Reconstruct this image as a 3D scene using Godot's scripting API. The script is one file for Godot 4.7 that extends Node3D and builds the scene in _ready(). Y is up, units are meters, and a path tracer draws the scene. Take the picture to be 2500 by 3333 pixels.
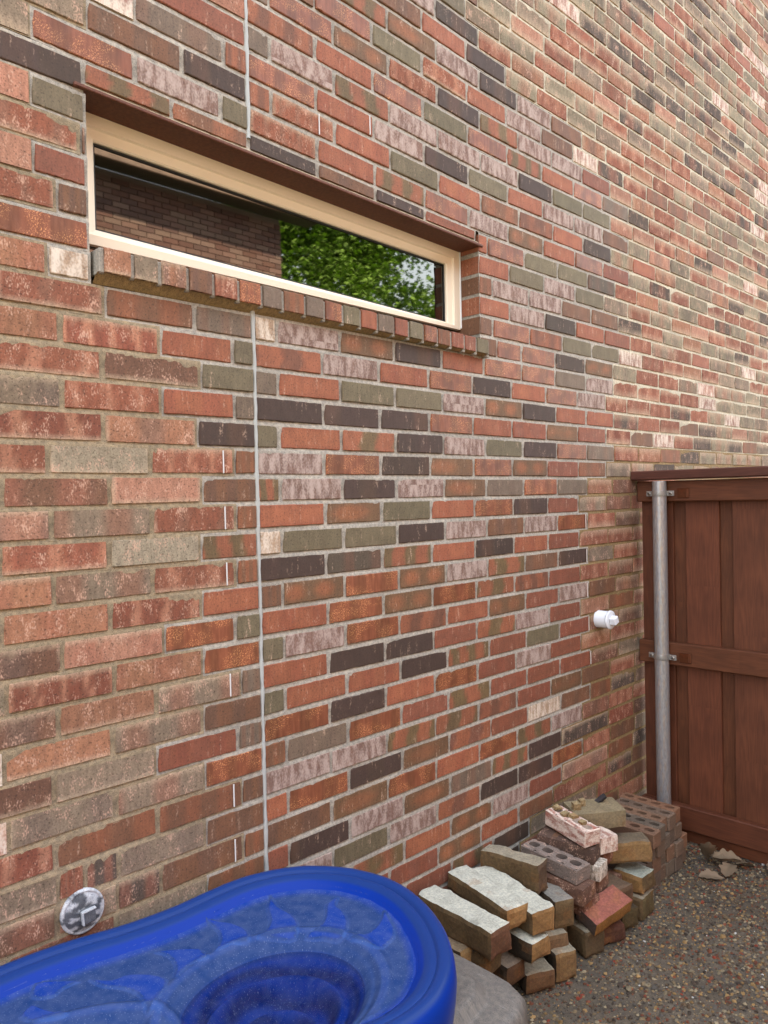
extends Node3D

# Units metres, y up. The brick wall's face lies in the plane z = 0 and runs along x; the camera stands at x = 0.
const H := 0.0677        # one brick course with its bed joint
const LEVEL := 1.52      # height of the joint from which courses are counted

var taken := {}
var mats := {}
var tones := {}
var rng := RandomNumberGenerator.new()
var nz := FastNoiseLite.new()
var cam: Camera3D
var cam_inv: Transform3D


# ---------- naming and bookkeeping ----------
func numbered(called: String) -> String:
	var n: int = taken.get(called, 0)
	taken[called] = n + 1
	return called if n == 0 else "%s_%03d" % [called, n]


func tag(o: Node3D, label: String, category: String, group := "") -> Node3D:
	o.set_meta("label", label)
	o.set_meta("category", category)
	if group:
		o.set_meta("group", group)
	return o


func thing(called: String, label: String, category: String, at := Vector3.ZERO, group := "") -> Node3D:
	var o := Node3D.new()
	o.name = numbered(called)
	add_child(o, true)
	o.position = at
	return tag(o, label, category, group)


func obj(called: String, mesh: Mesh, mat: Material, parent: Node = self) -> MeshInstance3D:
	var o := MeshInstance3D.new()
	o.name = numbered(called) if parent == self else called
	o.mesh = mesh
	if mat:
		o.material_override = mat
	parent.add_child(o, true)
	return o


# ---------- mesh collector ----------
class Acc:
	var v := PackedVector3Array()
	var n := PackedVector3Array()
	var uv := PackedVector2Array()
	var c := PackedColorArray()
	var i := PackedInt32Array()

	func vert(p: Vector3, nn: Vector3, t: Vector2, col: Color) -> int:
		v.append(p)
		n.append(nn)
		uv.append(t)
		c.append(col)
		return v.size() - 1

	# a flat quad, corners counter-clockwise as seen from its front
	func quad(a: Vector3, b: Vector3, cc: Vector3, d: Vector3, col: Color, ta := Vector2(0, 0), tb := Vector2(1, 0), tc := Vector2(1, 1), td := Vector2(0, 1)) -> void:
		var nn := (b - a).cross(d - a)
		if nn.length_squared() < 1e-16:
			nn = (cc - b).cross(a - b)
		nn = nn.normalized()
		var k := v.size()
		vert(a, nn, ta, col)
		vert(b, nn, tb, col)
		vert(cc, nn, tc, col)
		vert(d, nn, td, col)
		i.append_array(PackedInt32Array([k, k + 2, k + 1, k, k + 3, k + 2]))

	func tri(a: Vector3, b: Vector3, cc: Vector3, col: Color, ta := Vector2(0, 0), tb := Vector2(1, 0), tc := Vector2(0, 1)) -> void:
		var nn := (b - a).cross(cc - a).normalized()
		var k := v.size()
		vert(a, nn, ta, col)
		vert(b, nn, tb, col)
		vert(cc, nn, tc, col)
		i.append_array(PackedInt32Array([k, k + 2, k + 1]))

	# a smooth grid of (w + 1) x (h + 1) points; counter-clockwise when columns run right and rows run up
	func grid(pts: PackedVector3Array, uvs: PackedVector2Array, cols: PackedColorArray, w: int, h: int) -> void:
		var k := v.size()
		for y in h + 1:
			for x in w + 1:
				var a := pts[y * (w + 1) + maxi(x - 1, 0)]
				var b := pts[y * (w + 1) + mini(x + 1, w)]
				var d := pts[maxi(y - 1, 0) * (w + 1) + x]
				var e := pts[mini(y + 1, h) * (w + 1) + x]
				vert(pts[y * (w + 1) + x], (b - a).cross(e - d).normalized(), uvs[y * (w + 1) + x], cols[y * (w + 1) + x])
		for y in h:
			for x in w:
				var q := k + y * (w + 1) + x
				i.append_array(PackedInt32Array([q, q + w + 2, q + 1, q, q + w + 1, q + w + 2]))

	func onto(mesh: ArrayMesh, mat: Material) -> void:
		if v.is_empty():
			return
		var a := []
		a.resize(Mesh.ARRAY_MAX)
		a[Mesh.ARRAY_VERTEX] = v
		a[Mesh.ARRAY_NORMAL] = n
		a[Mesh.ARRAY_TEX_UV] = uv
		a[Mesh.ARRAY_COLOR] = c
		a[Mesh.ARRAY_INDEX] = i
		mesh.add_surface_from_arrays(Mesh.PRIMITIVE_TRIANGLES, a)
		mesh.surface_set_material(mesh.get_surface_count() - 1, mat)

	func mesh(mat: Material) -> ArrayMesh:
		var m := ArrayMesh.new()
		onto(m, mat)
		return m

	# a box with bevelled edges, its axes given by a transform
	func box(s: Vector3, t: Transform3D, col: Color, bev := 0.003) -> void:
		var h := s * 0.5
		bev = minf(bev, minf(h.x, minf(h.y, h.z)) * 0.9)
		var ax := [Vector3.RIGHT, Vector3.UP, Vector3.BACK]
		var hs := [h.x, h.y, h.z]
		for a in 3:
			for sg in [-1.0, 1.0]:
				var b := (a + 1) % 3
				var d := (a + 2) % 3
				var nn: Vector3 = ax[a] * sg
				var e: Vector3 = ax[b] * (hs[b] - bev)
				var g: Vector3 = ax[d] * (hs[d] - bev) * sg
				var o: Vector3 = nn * hs[a]
				var lb: float = hs[b]
				var ld: float = hs[d]
				# texture runs along v on the longer side
				var t0 := Vector2(-lb, -ld)
				var t1 := Vector2(lb, -ld)
				var t2 := Vector2(lb, ld)
				var t3 := Vector2(-lb, ld)
				if lb > ld:
					t0 = Vector2(-ld, -lb)
					t1 = Vector2(-ld, lb)
					t2 = Vector2(ld, lb)
					t3 = Vector2(ld, -lb)
				quad(t * (o - e - g), t * (o + e - g), t * (o + e + g), t * (o - e + g), col, t0, t1, t2, t3)
		for a in 3:
			var b := (a + 1) % 3
			var d := (a + 2) % 3
			for sb in [-1.0, 1.0]:
				for sd in [-1.0, 1.0]:
					var e: Vector3 = ax[a] * (hs[a] - bev)
					var p: Vector3 = ax[b] * hs[b] * sb + ax[d] * (hs[d] - bev) * sd
					var q: Vector3 = ax[b] * (hs[b] - bev) * sb + ax[d] * hs[d] * sd
					var tv := Vector2(0, -float(hs[a]))
					var tw := Vector2(0, float(hs[a]))
					if sb * sd > 0.0:
						quad(t * (p + e), t * (p - e), t * (q - e), t * (q + e), col, tw, tv, tv, tw)
					else:
						quad(t * (p - e), t * (p + e), t * (q + e), t * (q - e), col, tv, tw, tw, tv)
		for sx in [-1.0, 1.0]:
			for sy in [-1.0, 1.0]:
				for sz in [-1.0, 1.0]:
					var p := Vector3(h.x * sx, (h.y - bev) * sy, (h.z - bev) * sz)
					var q := Vector3((h.x - bev) * sx, h.y * sy, (h.z - bev) * sz)
					var r := Vector3((h.x - bev) * sx, (h.y - bev) * sy, h.z * sz)
					if sx * sy * sz > 0.0:
						tri(t * p, t * q, t * r, col)
					else:
						tri(t * p, t * r, t * q, col)

	# a solid of revolution round z: pairs of (radius, z), from back to front
	func lathe(prof: Array, t: Transform3D, col: Color, seg := 28) -> void:
		var pts := PackedVector3Array()
		var uvs := PackedVector2Array()
		var cols := PackedColorArray()
		for k in prof.size():
			for s in seg + 1:
				var a := TAU * s / seg
				pts.append(t * Vector3(cos(a) * prof[k].x, sin(a) * prof[k].x, prof[k].y))
				uvs.append(Vector2(prof[k].x * cos(a), prof[k].x * sin(a) + prof[k].y))
				cols.append(col)
		grid(pts, uvs, cols, seg, prof.size() - 1)


func at_deg(p: Vector3, yaw := 0.0, tilt := 0.0, roll := 0.0) -> Transform3D:
	return Transform3D(Basis.from_euler(Vector3(deg_to_rad(tilt), deg_to_rad(yaw), deg_to_rad(roll))), p)


func lin(r: int, g: int, b: int, k := 1.0) -> Color:   # an sRGB tone as a linear colour
	var c := Color8(r, g, b).srgb_to_linear()
	return Color(c.r * k, c.g * k, c.b * k)


# ---------- textures ----------
func noise(freq: float, sd: int, oct := 3) -> FastNoiseLite:
	var f := FastNoiseLite.new()
	f.noise_type = FastNoiseLite.TYPE_SIMPLEX_SMOOTH
	f.frequency = freq
	f.seed = sd
	f.fractal_octaves = oct
	return f


func sstep(a: float, b: float, x: float) -> float:
	var t := clampf((x - a) / (b - a), 0.0, 1.0)
	return t * t * (3.0 - 2.0 * t)


# one texture of size x size pixels; kind says what is drawn
func paint(kind: String, size := 512) -> ImageTexture:
	var bytes := PackedByteArray()
	bytes.resize(size * size * 3)
	var a := noise(0.035, 11, 3)
	var b := noise(0.16, 23, 2)
	var d := noise(0.011, 37, 3)
	var k := 0
	for y in size:
		for x in size:
			var r := 1.0
			var g := 1.0
			var bl := 1.0
			match kind:
				"grain":          # fine clay grain with drawn vertical lines
					var s := a.get_noise_2d(x * 3.2, y * 0.35)
					var f := b.get_noise_2d(x * 1.6, y * 1.1)
					r = 0.90 + 0.07 * s + 0.11 * f + 0.08 * d.get_noise_2d(x * 1.5, y * 1.5)
					r -= 0.25 * sstep(0.42, 0.6, b.get_noise_2d(x * 0.9 + 700, y * 0.9))
					g = r
					bl = r
				"pits":           # weathered clay with dark pits
					var s := a.get_noise_2d(x * 2.0, y * 0.6)
					var f := b.get_noise_2d(x * 1.3, y * 1.3)
					r = 0.9 + 0.12 * s + 0.12 * f - 0.28 * sstep(0.36, 0.6, b.get_noise_2d(x * 0.9 + 300, y * 0.9))
					g = r
					bl = r
				"specks":         # gold flecks in a glassy face
					var f := b.get_noise_2d(x * 1.9, y * 1.5)
					var w := sstep(-0.35, 0.25, d.get_noise_2d(x * 1.1, y * 1.6))
					var q := sstep(0.12, 0.5, f) * w
					var s := a.get_noise_2d(x * 2.6, y * 0.4)
					r = 0.60 + 0.08 * s + 0.40 * q
					g = 0.52 + 0.08 * s + 0.46 * q
					bl = 0.50 + 0.08 * s + 0.36 * q
				"scum_light":
					var s := a.get_noise_2d(x * 1.9, y * 0.28) + 0.5 * b.get_noise_2d(x * 1.2, y * 0.8)
					r = 0.5 * sstep(0.25, 0.85, s) * sstep(-0.2, 0.5, d.get_noise_2d(x * 1.3, y * 1.3)) + 0.05
					g = r
					bl = r
				"scum_old":
					var s := 0.5 * a.get_noise_2d(x * 1.5, y * 0.6) + 0.7 * b.get_noise_2d(x * 1.5, y * 0.8)
					r = 0.72 * sstep(0.16, 0.85, s + 0.5 * d.get_noise_2d(x * 1.5, y * 1.5)) + 0.07
					g = r
					bl = r
				"scum_heavy":
					var s := 0.8 * a.get_noise_2d(x * 1.2, y * 0.35) + 0.45 * b.get_noise_2d(x * 1.1, y * 0.7) + 0.5 * d.get_noise_2d(x * 1.8, y * 0.9)
					r = 0.12 + 0.7 * sstep(-0.6, 0.65, s)
					g = r
					bl = r
				"sand":           # mortar, dirt, stone
					var f := b.get_noise_2d(x * 1.7, y * 1.7)
					var s := a.get_noise_2d(x, y)
					r = 0.82 + 0.14 * f + 0.14 * s - 0.3 * sstep(0.4, 0.6, b.get_noise_2d(x * 1.1 + 90, y * 1.1))
					g = r - 0.01 * s
					bl = r - 0.03 * s
				"wood":           # grain along v
					var wv := d.get_noise_2d(x * 1.0, y * 0.12) * 9.0
					var s := sin(x * 0.26 + wv * 2.2) * 0.5 + 0.5
					var f := a.get_noise_2d(x * 5.0, y * 0.22)
					r = 0.86 + 0.07 * s + 0.08 * f + 0.1 * d.get_noise_2d(x * 0.7, y * 0.5)
					g = r
					bl = r
				"steel":
					var s := a.get_noise_2d(x * 0.8, y * 0.5) + 0.5 * b.get_noise_2d(x * 0.6, y * 0.25)
					var w := sstep(-0.1, 0.5, d.get_noise_2d(x * 2.0, y * 0.8))
					r = 0.84 + 0.09 * s + 0.06 * w
					g = 0.84 + 0.09 * s + 0.01 * w
					bl = 0.85 + 0.09 * s - 0.04 * w
				"dust":           # settled dust on plastic, white grains
					var s := a.get_noise_2d(x * 0.8, y * 0.8) + d.get_noise_2d(x * 1.2, y * 1.2)
					r = 0.1 + 0.08 * s + 0.7 * sstep(0.55, 0.68, b.get_noise_2d(x * 1.3, y * 1.3))
					g = r
					bl = r
			bytes[k] = int(clampf(r, 0.0, 1.0) * 255.0)
			bytes[k + 1] = int(clampf(g, 0.0, 1.0) * 255.0)
			bytes[k + 2] = int(clampf(bl, 0.0, 1.0) * 255.0)
			k += 3
	return ImageTexture.create_from_image(Image.create_from_data(size, size, false, Image.FORMAT_RGB8, bytes))


func plain_tex(c: Color) -> ImageTexture:
	var im := Image.create(4, 4, false, Image.FORMAT_RGB8)
	im.fill(c)
	return ImageTexture.create_from_image(im)


func mat(called: String, rough := 0.85, tex: Texture2D = null, bump: Texture2D = null, bump_mm := 0.6, scale := 1.0, tri := false) -> StandardMaterial3D:
	var m := StandardMaterial3D.new()
	m.resource_name = called
	m.vertex_color_use_as_albedo = true
	m.roughness = rough
	m.metallic_specular = 0.4
	if tex:
		m.albedo_texture = tex
	if bump:
		m.heightmap_enabled = true
		m.heightmap_texture = bump
		m.heightmap_scale = bump_mm * 0.1
	m.uv1_scale = Vector3(scale, scale, scale)
	if tri:
		m.uv1_triplanar = true
	mats[called] = m
	return m


func add_scum(m: StandardMaterial3D, mask: Texture2D, over: Texture2D) -> void:
	m.detail_enabled = true
	m.detail_albedo = over
	m.detail_mask = mask
	m.detail_blend_mode = BaseMaterial3D.BLEND_MODE_MIX
	m.detail_uv_layer = BaseMaterial3D.DETAIL_UV_1


func make_materials() -> void:
	var grain := paint("grain")
	var pits := paint("pits")
	var sand := paint("sand")
	var wood := paint("wood")
	var s := 1.0 / 0.55
	var pale := plain_tex(Color8(205, 192, 180))
	var pale_warm := plain_tex(Color8(214, 180, 155))
	var m := mat("clay_new", 0.72, grain, grain, 0.28, s)
	add_scum(m, paint("scum_light"), pale_warm)
	m = mat("clay_speck", 0.5, paint("specks"), grain, 0.5, s)
	m = mat("clay_pink", 0.85, grain, grain, 0.6, s)
	add_scum(m, paint("scum_heavy"), plain_tex(Color8(184, 164, 154)))
	m = mat("clay_old", 0.9, pits, pits, 0.9, s)
	add_scum(m, paint("scum_old"), plain_tex(Color8(205, 165, 142)))
	m = mat("clay_smear", 0.9, pits, pits, 0.9, s)
	add_scum(m, mats["clay_pink"].detail_mask, plain_tex(Color8(226, 212, 196)))
	mat("mortar", 0.95, sand, sand, 1.2, 1.0 / 0.25)
	mat("stone", 0.9, sand, sand, 1.5, 1.0 / 0.22, true)
	mat("soil", 0.97, sand, sand, 5.0, 1.0 / 0.5, true)
	mat("pebble", 0.85, sand, null, 1.0, 20.0, true)
	mat("stain", 0.6, wood, wood, 0.5, 1.0 / 0.5)
	m = mat("steel", 0.36, paint("steel"), null, 0.0, 1.0 / 0.35)
	m.metallic = 0.45
	m = mat("vinyl", 0.45)
	m = mat("caulk", 0.5)
	m = mat("paint", 0.6, sand, sand, 0.6, 4.0)
	m = mat("plastic_blue", 0.3, null, null, 0.0, 1.0 / 0.4)
	add_scum(m, paint("dust"), plain_tex(Color8(120, 124, 140)))
	m.detail_enabled = false
	m.metallic_specular = 0.2
	var dm := mat("plastic_dusty", 0.5, null, null, 0.0, 1.0 / 0.4)
	dm.metallic_specular = 0.12
	add_scum(dm, m.detail_mask, plain_tex(Color8(112, 122, 150)))
	m = mat("plastic_tub", 0.55, sand, sand, 0.4, 1.0 / 0.3)
	add_scum(m, mats["clay_new"].detail_mask, plain_tex(Color8(160, 152, 144)))
	m = mat("water", 0.03)
	m.metallic_specular = 0.24
	m.vertex_color_use_as_albedo = false
	m.transparency = BaseMaterial3D.TRANSPARENCY_ALPHA
	m.albedo_color = Color(0.01, 0.05, 0.22, 0.25)
	m = mat("glass", 0.02)
	m.vertex_color_use_as_albedo = false
	m.metallic = 1.0
	m.albedo_color = Color(0.165, 0.165, 0.152).linear_to_srgb()
	m = mat("leaf", 0.7)
	m.cull_mode = BaseMaterial3D.CULL_DISABLED
	m.backlight_enabled = true
	m.backlight = Color(0.7, 0.8, 0.4)
	m = mat("dead_leaf", 0.8)
	m.cull_mode = BaseMaterial3D.CULL_DISABLED
	mat("bark", 0.9, sand, sand, 3.0, 2.0, true)
	mat("roof", 0.9, sand, sand, 3.0, 1.0, true)


# ---------- the brick wall ----------
func make_tones() -> void:
	var k := 0.67
	tones = {
		"o": lin(194, 114, 80, k), "r": lin(164, 96, 73, k), "s": lin(216, 152, 116, 1.0), "b": lin(146, 98, 70, k), "c": lin(136, 100, 70, k), "d": lin(76, 58, 52, k), "k": lin(104, 92, 78, k),
		"v": lin(134, 122, 94, k), "p": lin(146, 106, 90, k), "g": lin(140, 120, 102, k), "m": lin(182, 108, 76, k), "w": lin(205, 165, 130, k),
		"R": lin(168, 98, 73, k), "P": lin(204, 146, 120, k), "T": lin(188, 130, 98, k), "G": lin(158, 140, 118, k), "Y": lin(190, 176, 150, k), "W": lin(170, 94, 74, k), "K": lin(86, 78, 70, k),
		"V": lin(158, 148, 122, k), "M": lin(160, 88, 66, k), "B": lin(134, 94, 74, k),
	}


func brick_mat(t: String) -> String:
	if t == "s":
		return "clay_speck"
	if t == "p":
		return "clay_pink"
	if t in ["W", "w"]:
		return "clay_smear"
	if t == t.to_upper():
		return "clay_old"
	return "clay_new"


# colour of a brick face at (f, g) in 0..1 along its length and height
func brick_colour(t: String, f: float, g: float, q: Array) -> Color:
	var base: Color = tones[t]
	var alt := base
	var share := 0.0
	var ph: float = q[0]
	var nb: float = 3.0 + floor(q[1] * 3.0)
	match t:
		"m":
			alt = lin(128, 104, 70, 0.72) if q[2] < 0.6 else lin(140, 88, 68, 0.72)
			var w := fposmod(f * nb * 0.5 + ph + 0.06 * sin(g * 5.0 + ph * 9.0), 1.0)
			share = sstep(0.46, 0.52, w) - sstep(0.93, 0.99, w)
		"c":
			alt = lin(190, 114, 74, 0.68)
			var w := fposmod(f * (1.0 + floor(q[1] * 2.0)) + 0.25 * ph, 1.0)
			var e := sqrt(pow((w - 0.5) * 2.0 / 0.8, 2.0) + pow((g - 0.5) * 2.0 / 0.85, 2.0))
			share = (0.45 + 0.4 * q[2]) * (1.0 - sstep(0.45, 1.15, e))
		"b", "k", "g":
			alt = lin(184, 104, 68, 0.72) if q[2] < 0.5 else lin(112, 88, 74, 0.72)
			var w := fposmod(f * nb * 0.5 + ph, 1.0)
			share = 0.45 * (sstep(0.4, 0.5, w) - sstep(0.85, 0.97, w)) if t == "b" else 0.2 * sstep(0.5, 0.7, w)
		"d":
			alt = lin(112, 76, 58, 0.72)
			share = 0.55 * sstep(0.5, 0.95, sin(f * 5.0 + ph * 7.0)) * sstep(0.0, 0.3, q[2] - 0.3)
		"o", "r":
			alt = lin(168, 88, 62, 0.72)
			var w := fposmod(f * nb * 0.5 + ph, 1.0)
			share = 0.5 * (sstep(0.45, 0.5, w) - sstep(0.9, 0.95, w)) * step_at(q[2], 0.4)
			# a browner rim
			var e := minf(minf(f, 1.0 - f) * 3.4, minf(g, 1.0 - g) * 1.0)
			share = maxf(share, 0.5 * (1.0 - sstep(0.03, 0.16, e)))
		"s":
			alt = lin(176, 132, 100, 1.0)
			var w := fposmod(f * nb * 0.5 + ph, 1.0)
			share = 0.6 * (sstep(0.5, 0.56, w) - sstep(0.9, 0.96, w))
		"R", "M", "W":
			alt = lin(206, 142, 112, 0.72) if q[2] < 0.6 else lin(160, 112, 90, 0.72)
			var w := fposmod(f * (nb - 1.0) + ph + 0.05 * sin(g * 6.0 + ph * 5.0), 1.0)
			share = (sstep(0.66, 0.74, w) - sstep(0.93, 1.0, w)) * (0.95 if t == "M" else 0.75)
		"B", "G", "T", "P", "V", "K":
			alt = lin(176, 108, 84, 0.72) if q[2] < 0.5 else lin(118, 102, 92, 0.72)
			var w := fposmod(f * 1.6 + ph, 1.0)
			share = 0.5 * (sstep(0.3, 0.5, w) - sstep(0.75, 0.95, w)) * step_at(q[1], 0.35)
	var out := base.lerp(alt, clampf(share, 0.0, 1.0)) * float(q[3])
	if t == t.to_upper():      # pale mortar wiped over the edges of the old bricks
		var lip := 0.0
		if q[1] > 0.62:
			lip = sstep(0.72, 0.95, g + 0.12 * nz.get_noise_2d(f * 260.0 + ph * 900.0, 8.0))
		elif q[1] < 0.25:
			lip = sstep(0.76, 0.97, 1.0 - g + 0.12 * nz.get_noise_2d(f * 260.0 + ph * 900.0, 8.0))
		if q[2] > 0.75:
			lip = maxf(lip, sstep(0.9, 1.0, absf(f - 0.5) * 2.0 + 0.06 * nz.get_noise_2d(g * 90.0 + ph * 900.0, 3.0)))
		out = out.lerp(lin(230, 204, 172, 0.82), 0.5 * lip)
	return out


func step_at(x: float, a: float) -> float:
	return 1.0 if x > a else 0.0


# one brick: q holds its four corners (u left, u right, and the four heights), proud how far its face stands out
func add_brick(acc: Acc, ul: float, ur: float, bl: float, br: float, tl: float, tr: float, t: String, w: int, h: int, proud: float, depth: float, r: RandomNumberGenerator) -> void:
	var q := [r.randf(), r.randf(), r.randf(), 0.0]
	var old := t == t.to_upper()
	q[3] = r.randf_range(0.8, 1.2) if old else r.randf_range(0.88, 1.1)
	var bev := 0.0035 if not old else 0.005
	var rag := 0.0020 if not old else 0.0030
	var tu := r.randf() * 3.0
	var tv := r.randf() * 3.0
	var lean := r.randf_range(-0.0012, 0.0012)
	var seedy := r.randf() * 100.0
	var pts := PackedVector3Array()
	var uvs := PackedVector2Array()
	var cols := PackedColorArray()
	for y in h + 1:
		for x in w + 1:
			var f := float(x) / w
			var g := float(y) / h
			# the outermost ring lies close to its neighbour, so the edge stays narrow
			if w >= 6:
				f = clampf((x - 1.0) / (w - 2.0), 0.0, 1.0)
				if x == 1:
					f = 0.02
				if x == w - 1:
					f = 0.98
			if h >= 4:
				g = clampf((y - 1.0) / (h - 2.0), 0.0, 1.0)
				if y == 1:
					g = 0.06
				if y == h - 1:
					g = 0.94
			var u := lerpf(ul, ur, f)
			var v := lerpf(lerpf(bl, br, f), lerpf(tl, tr, f), g)
			var z := proud + lean * (f - 0.5) * 2.0 + 0.0009 * nz.get_noise_2d(u * 900.0 + seedy, v * 900.0)
			var edge := (x == 0 or x == w or y == 0 or y == h) and h >= 4
			if edge:
				z -= bev
				if y == 0:
					v += rag * (0.4 + 1.6 * absf(nz.get_noise_2d(u * 1500.0 + seedy, 5.0)))
				if y == h:
					v -= rag * (0.2 + 1.2 * absf(nz.get_noise_2d(u * 1400.0 + seedy, 55.0)))
				if x == 0:
					u += rag * absf(nz.get_noise_2d(v * 1500.0 + seedy, 15.0))
				if x == w:
					u -= rag * absf(nz.get_noise_2d(v * 1500.0 + seedy, 25.0))
			pts.append(Vector3(u, v, z))
			uvs.append(Vector2(u - ul + tu, v - bl + tv))
			cols.append(brick_colour(t, f, g, q))
	var first := acc.v.size()
	acc.grid(pts, uvs, cols, w, h)
	if w >= 6 and h >= 4:
		for y in range(1, h):
			for x in range(1, w):
				var xa := pts[y * (w + 1) + maxi(x - 1, 1)]
				var xb := pts[y * (w + 1) + mini(x + 1, w - 1)]
				var ya := pts[maxi(y - 1, 1) * (w + 1) + x]
				var yb := pts[mini(y + 1, h - 1) * (w + 1) + x]
				acc.n[first + y * (w + 1) + x] = (xb - xa).cross(yb - ya).normalized()
	# sides, back into the mortar
	var zb := Vector3(0, 0, -depth)
	var cw: Color = tones[t] * 0.85
	for x in w:
		var a := pts[x]
		var b := pts[x + 1]
		acc.quad(b, a, a + zb, b + zb, cw, uvs[x + 1], uvs[x], uvs[x] - Vector2(0, depth), uvs[x + 1] - Vector2(0, depth))
		a = pts[h * (w + 1) + x]
		b = pts[h * (w + 1) + x + 1]
		acc.quad(a, b, b + zb, a + zb, cw, uvs[x], uvs[x + 1], uvs[x + 1] + Vector2(0, depth), uvs[x] + Vector2(0, depth))
	for y in h:
		var a := pts[y * (w + 1)]
		var b := pts[(y + 1) * (w + 1)]
		acc.quad(a, b, b + zb, a + zb, cw, uvs[0], Vector2(uvs[0].x, uvs[0].y + b.y - a.y), Vector2(uvs[0].x + depth, uvs[0].y + b.y - a.y), Vector2(uvs[0].x + depth, uvs[0].y))
		a = pts[y * (w + 1) + w]
		b = pts[(y + 1) * (w + 1) + w]
		acc.quad(b, a, a + zb, b + zb, cw, Vector2(uvs[0].x, uvs[0].y + b.y - a.y), uvs[0], Vector2(uvs[0].x + depth, uvs[0].y), Vector2(uvs[0].x + depth, uvs[0].y + b.y - a.y))


# the mortar of one brick's cell: weathered beds that slope up and back, struck upright joints
func add_mortar(acc: Acc, ul: float, ur: float, bl: float, br: float, tl: float, tr: float, col: Color, rec: float, fine: int) -> void:
	var pts := PackedVector3Array()
	var uvs := PackedVector2Array()
	var cols := PackedColorArray()
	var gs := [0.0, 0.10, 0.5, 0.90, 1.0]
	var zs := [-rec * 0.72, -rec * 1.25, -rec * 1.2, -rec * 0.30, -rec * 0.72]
	for y in 5:
		for x in fine + 1:
			var f := float(x) / fine
			var g: float = gs[y]
			var u := lerpf(ul, ur, f)
			var v := lerpf(lerpf(bl, br, f), lerpf(tl, tr, f), g)
			var z: float = zs[y]
			if x == 0 or x == fine:
				z = maxf(z, -rec * 0.8)
			z += 0.0016 * nz.get_noise_2d(u * 700.0, v * 700.0 + 300.0)
			pts.append(Vector3(u, v, z))
			uvs.append(Vector2(u, v))
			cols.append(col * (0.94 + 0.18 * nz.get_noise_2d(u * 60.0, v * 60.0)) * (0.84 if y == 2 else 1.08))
	acc.grid(pts, uvs, cols, fine, 4)


func ramp(u: float) -> float:
	return clampf((u - 0.55) / 1.55, 0.0, 1.0)


# height of the joint above course k at u; the courses over the window dip a little to the right
func joint(k: int, u: float, kind: int) -> float:
	var y := LEVEL - k * H
	if kind == 1:
		y += H * (1.0 - ramp(u))
	elif kind == 2:
		y -= H * ramp(u) * clampf((-6.0 - k) / 6.0, 0.0, 1.0)
	return y


func seen_area(c: Vector3, w: float, h: float) -> float:   # pixels of the 768-wide picture, 0 outside it
	var p := cam_inv * c
	if p.z > -0.1:
		return 0.0
	var f := 768.0
	var x := 384.0 + f * p.x / -p.z
	var y := 512.0 - f * p.y / -p.z
	if x < -20.0 or x > 788.0 or y < -15.0 or y > 1040.0:
		return 0.0
	var dir := (cam.position - c).normalized()
	return w * h * f * f / (p.z * p.z) * absf(dir.z)


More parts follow.
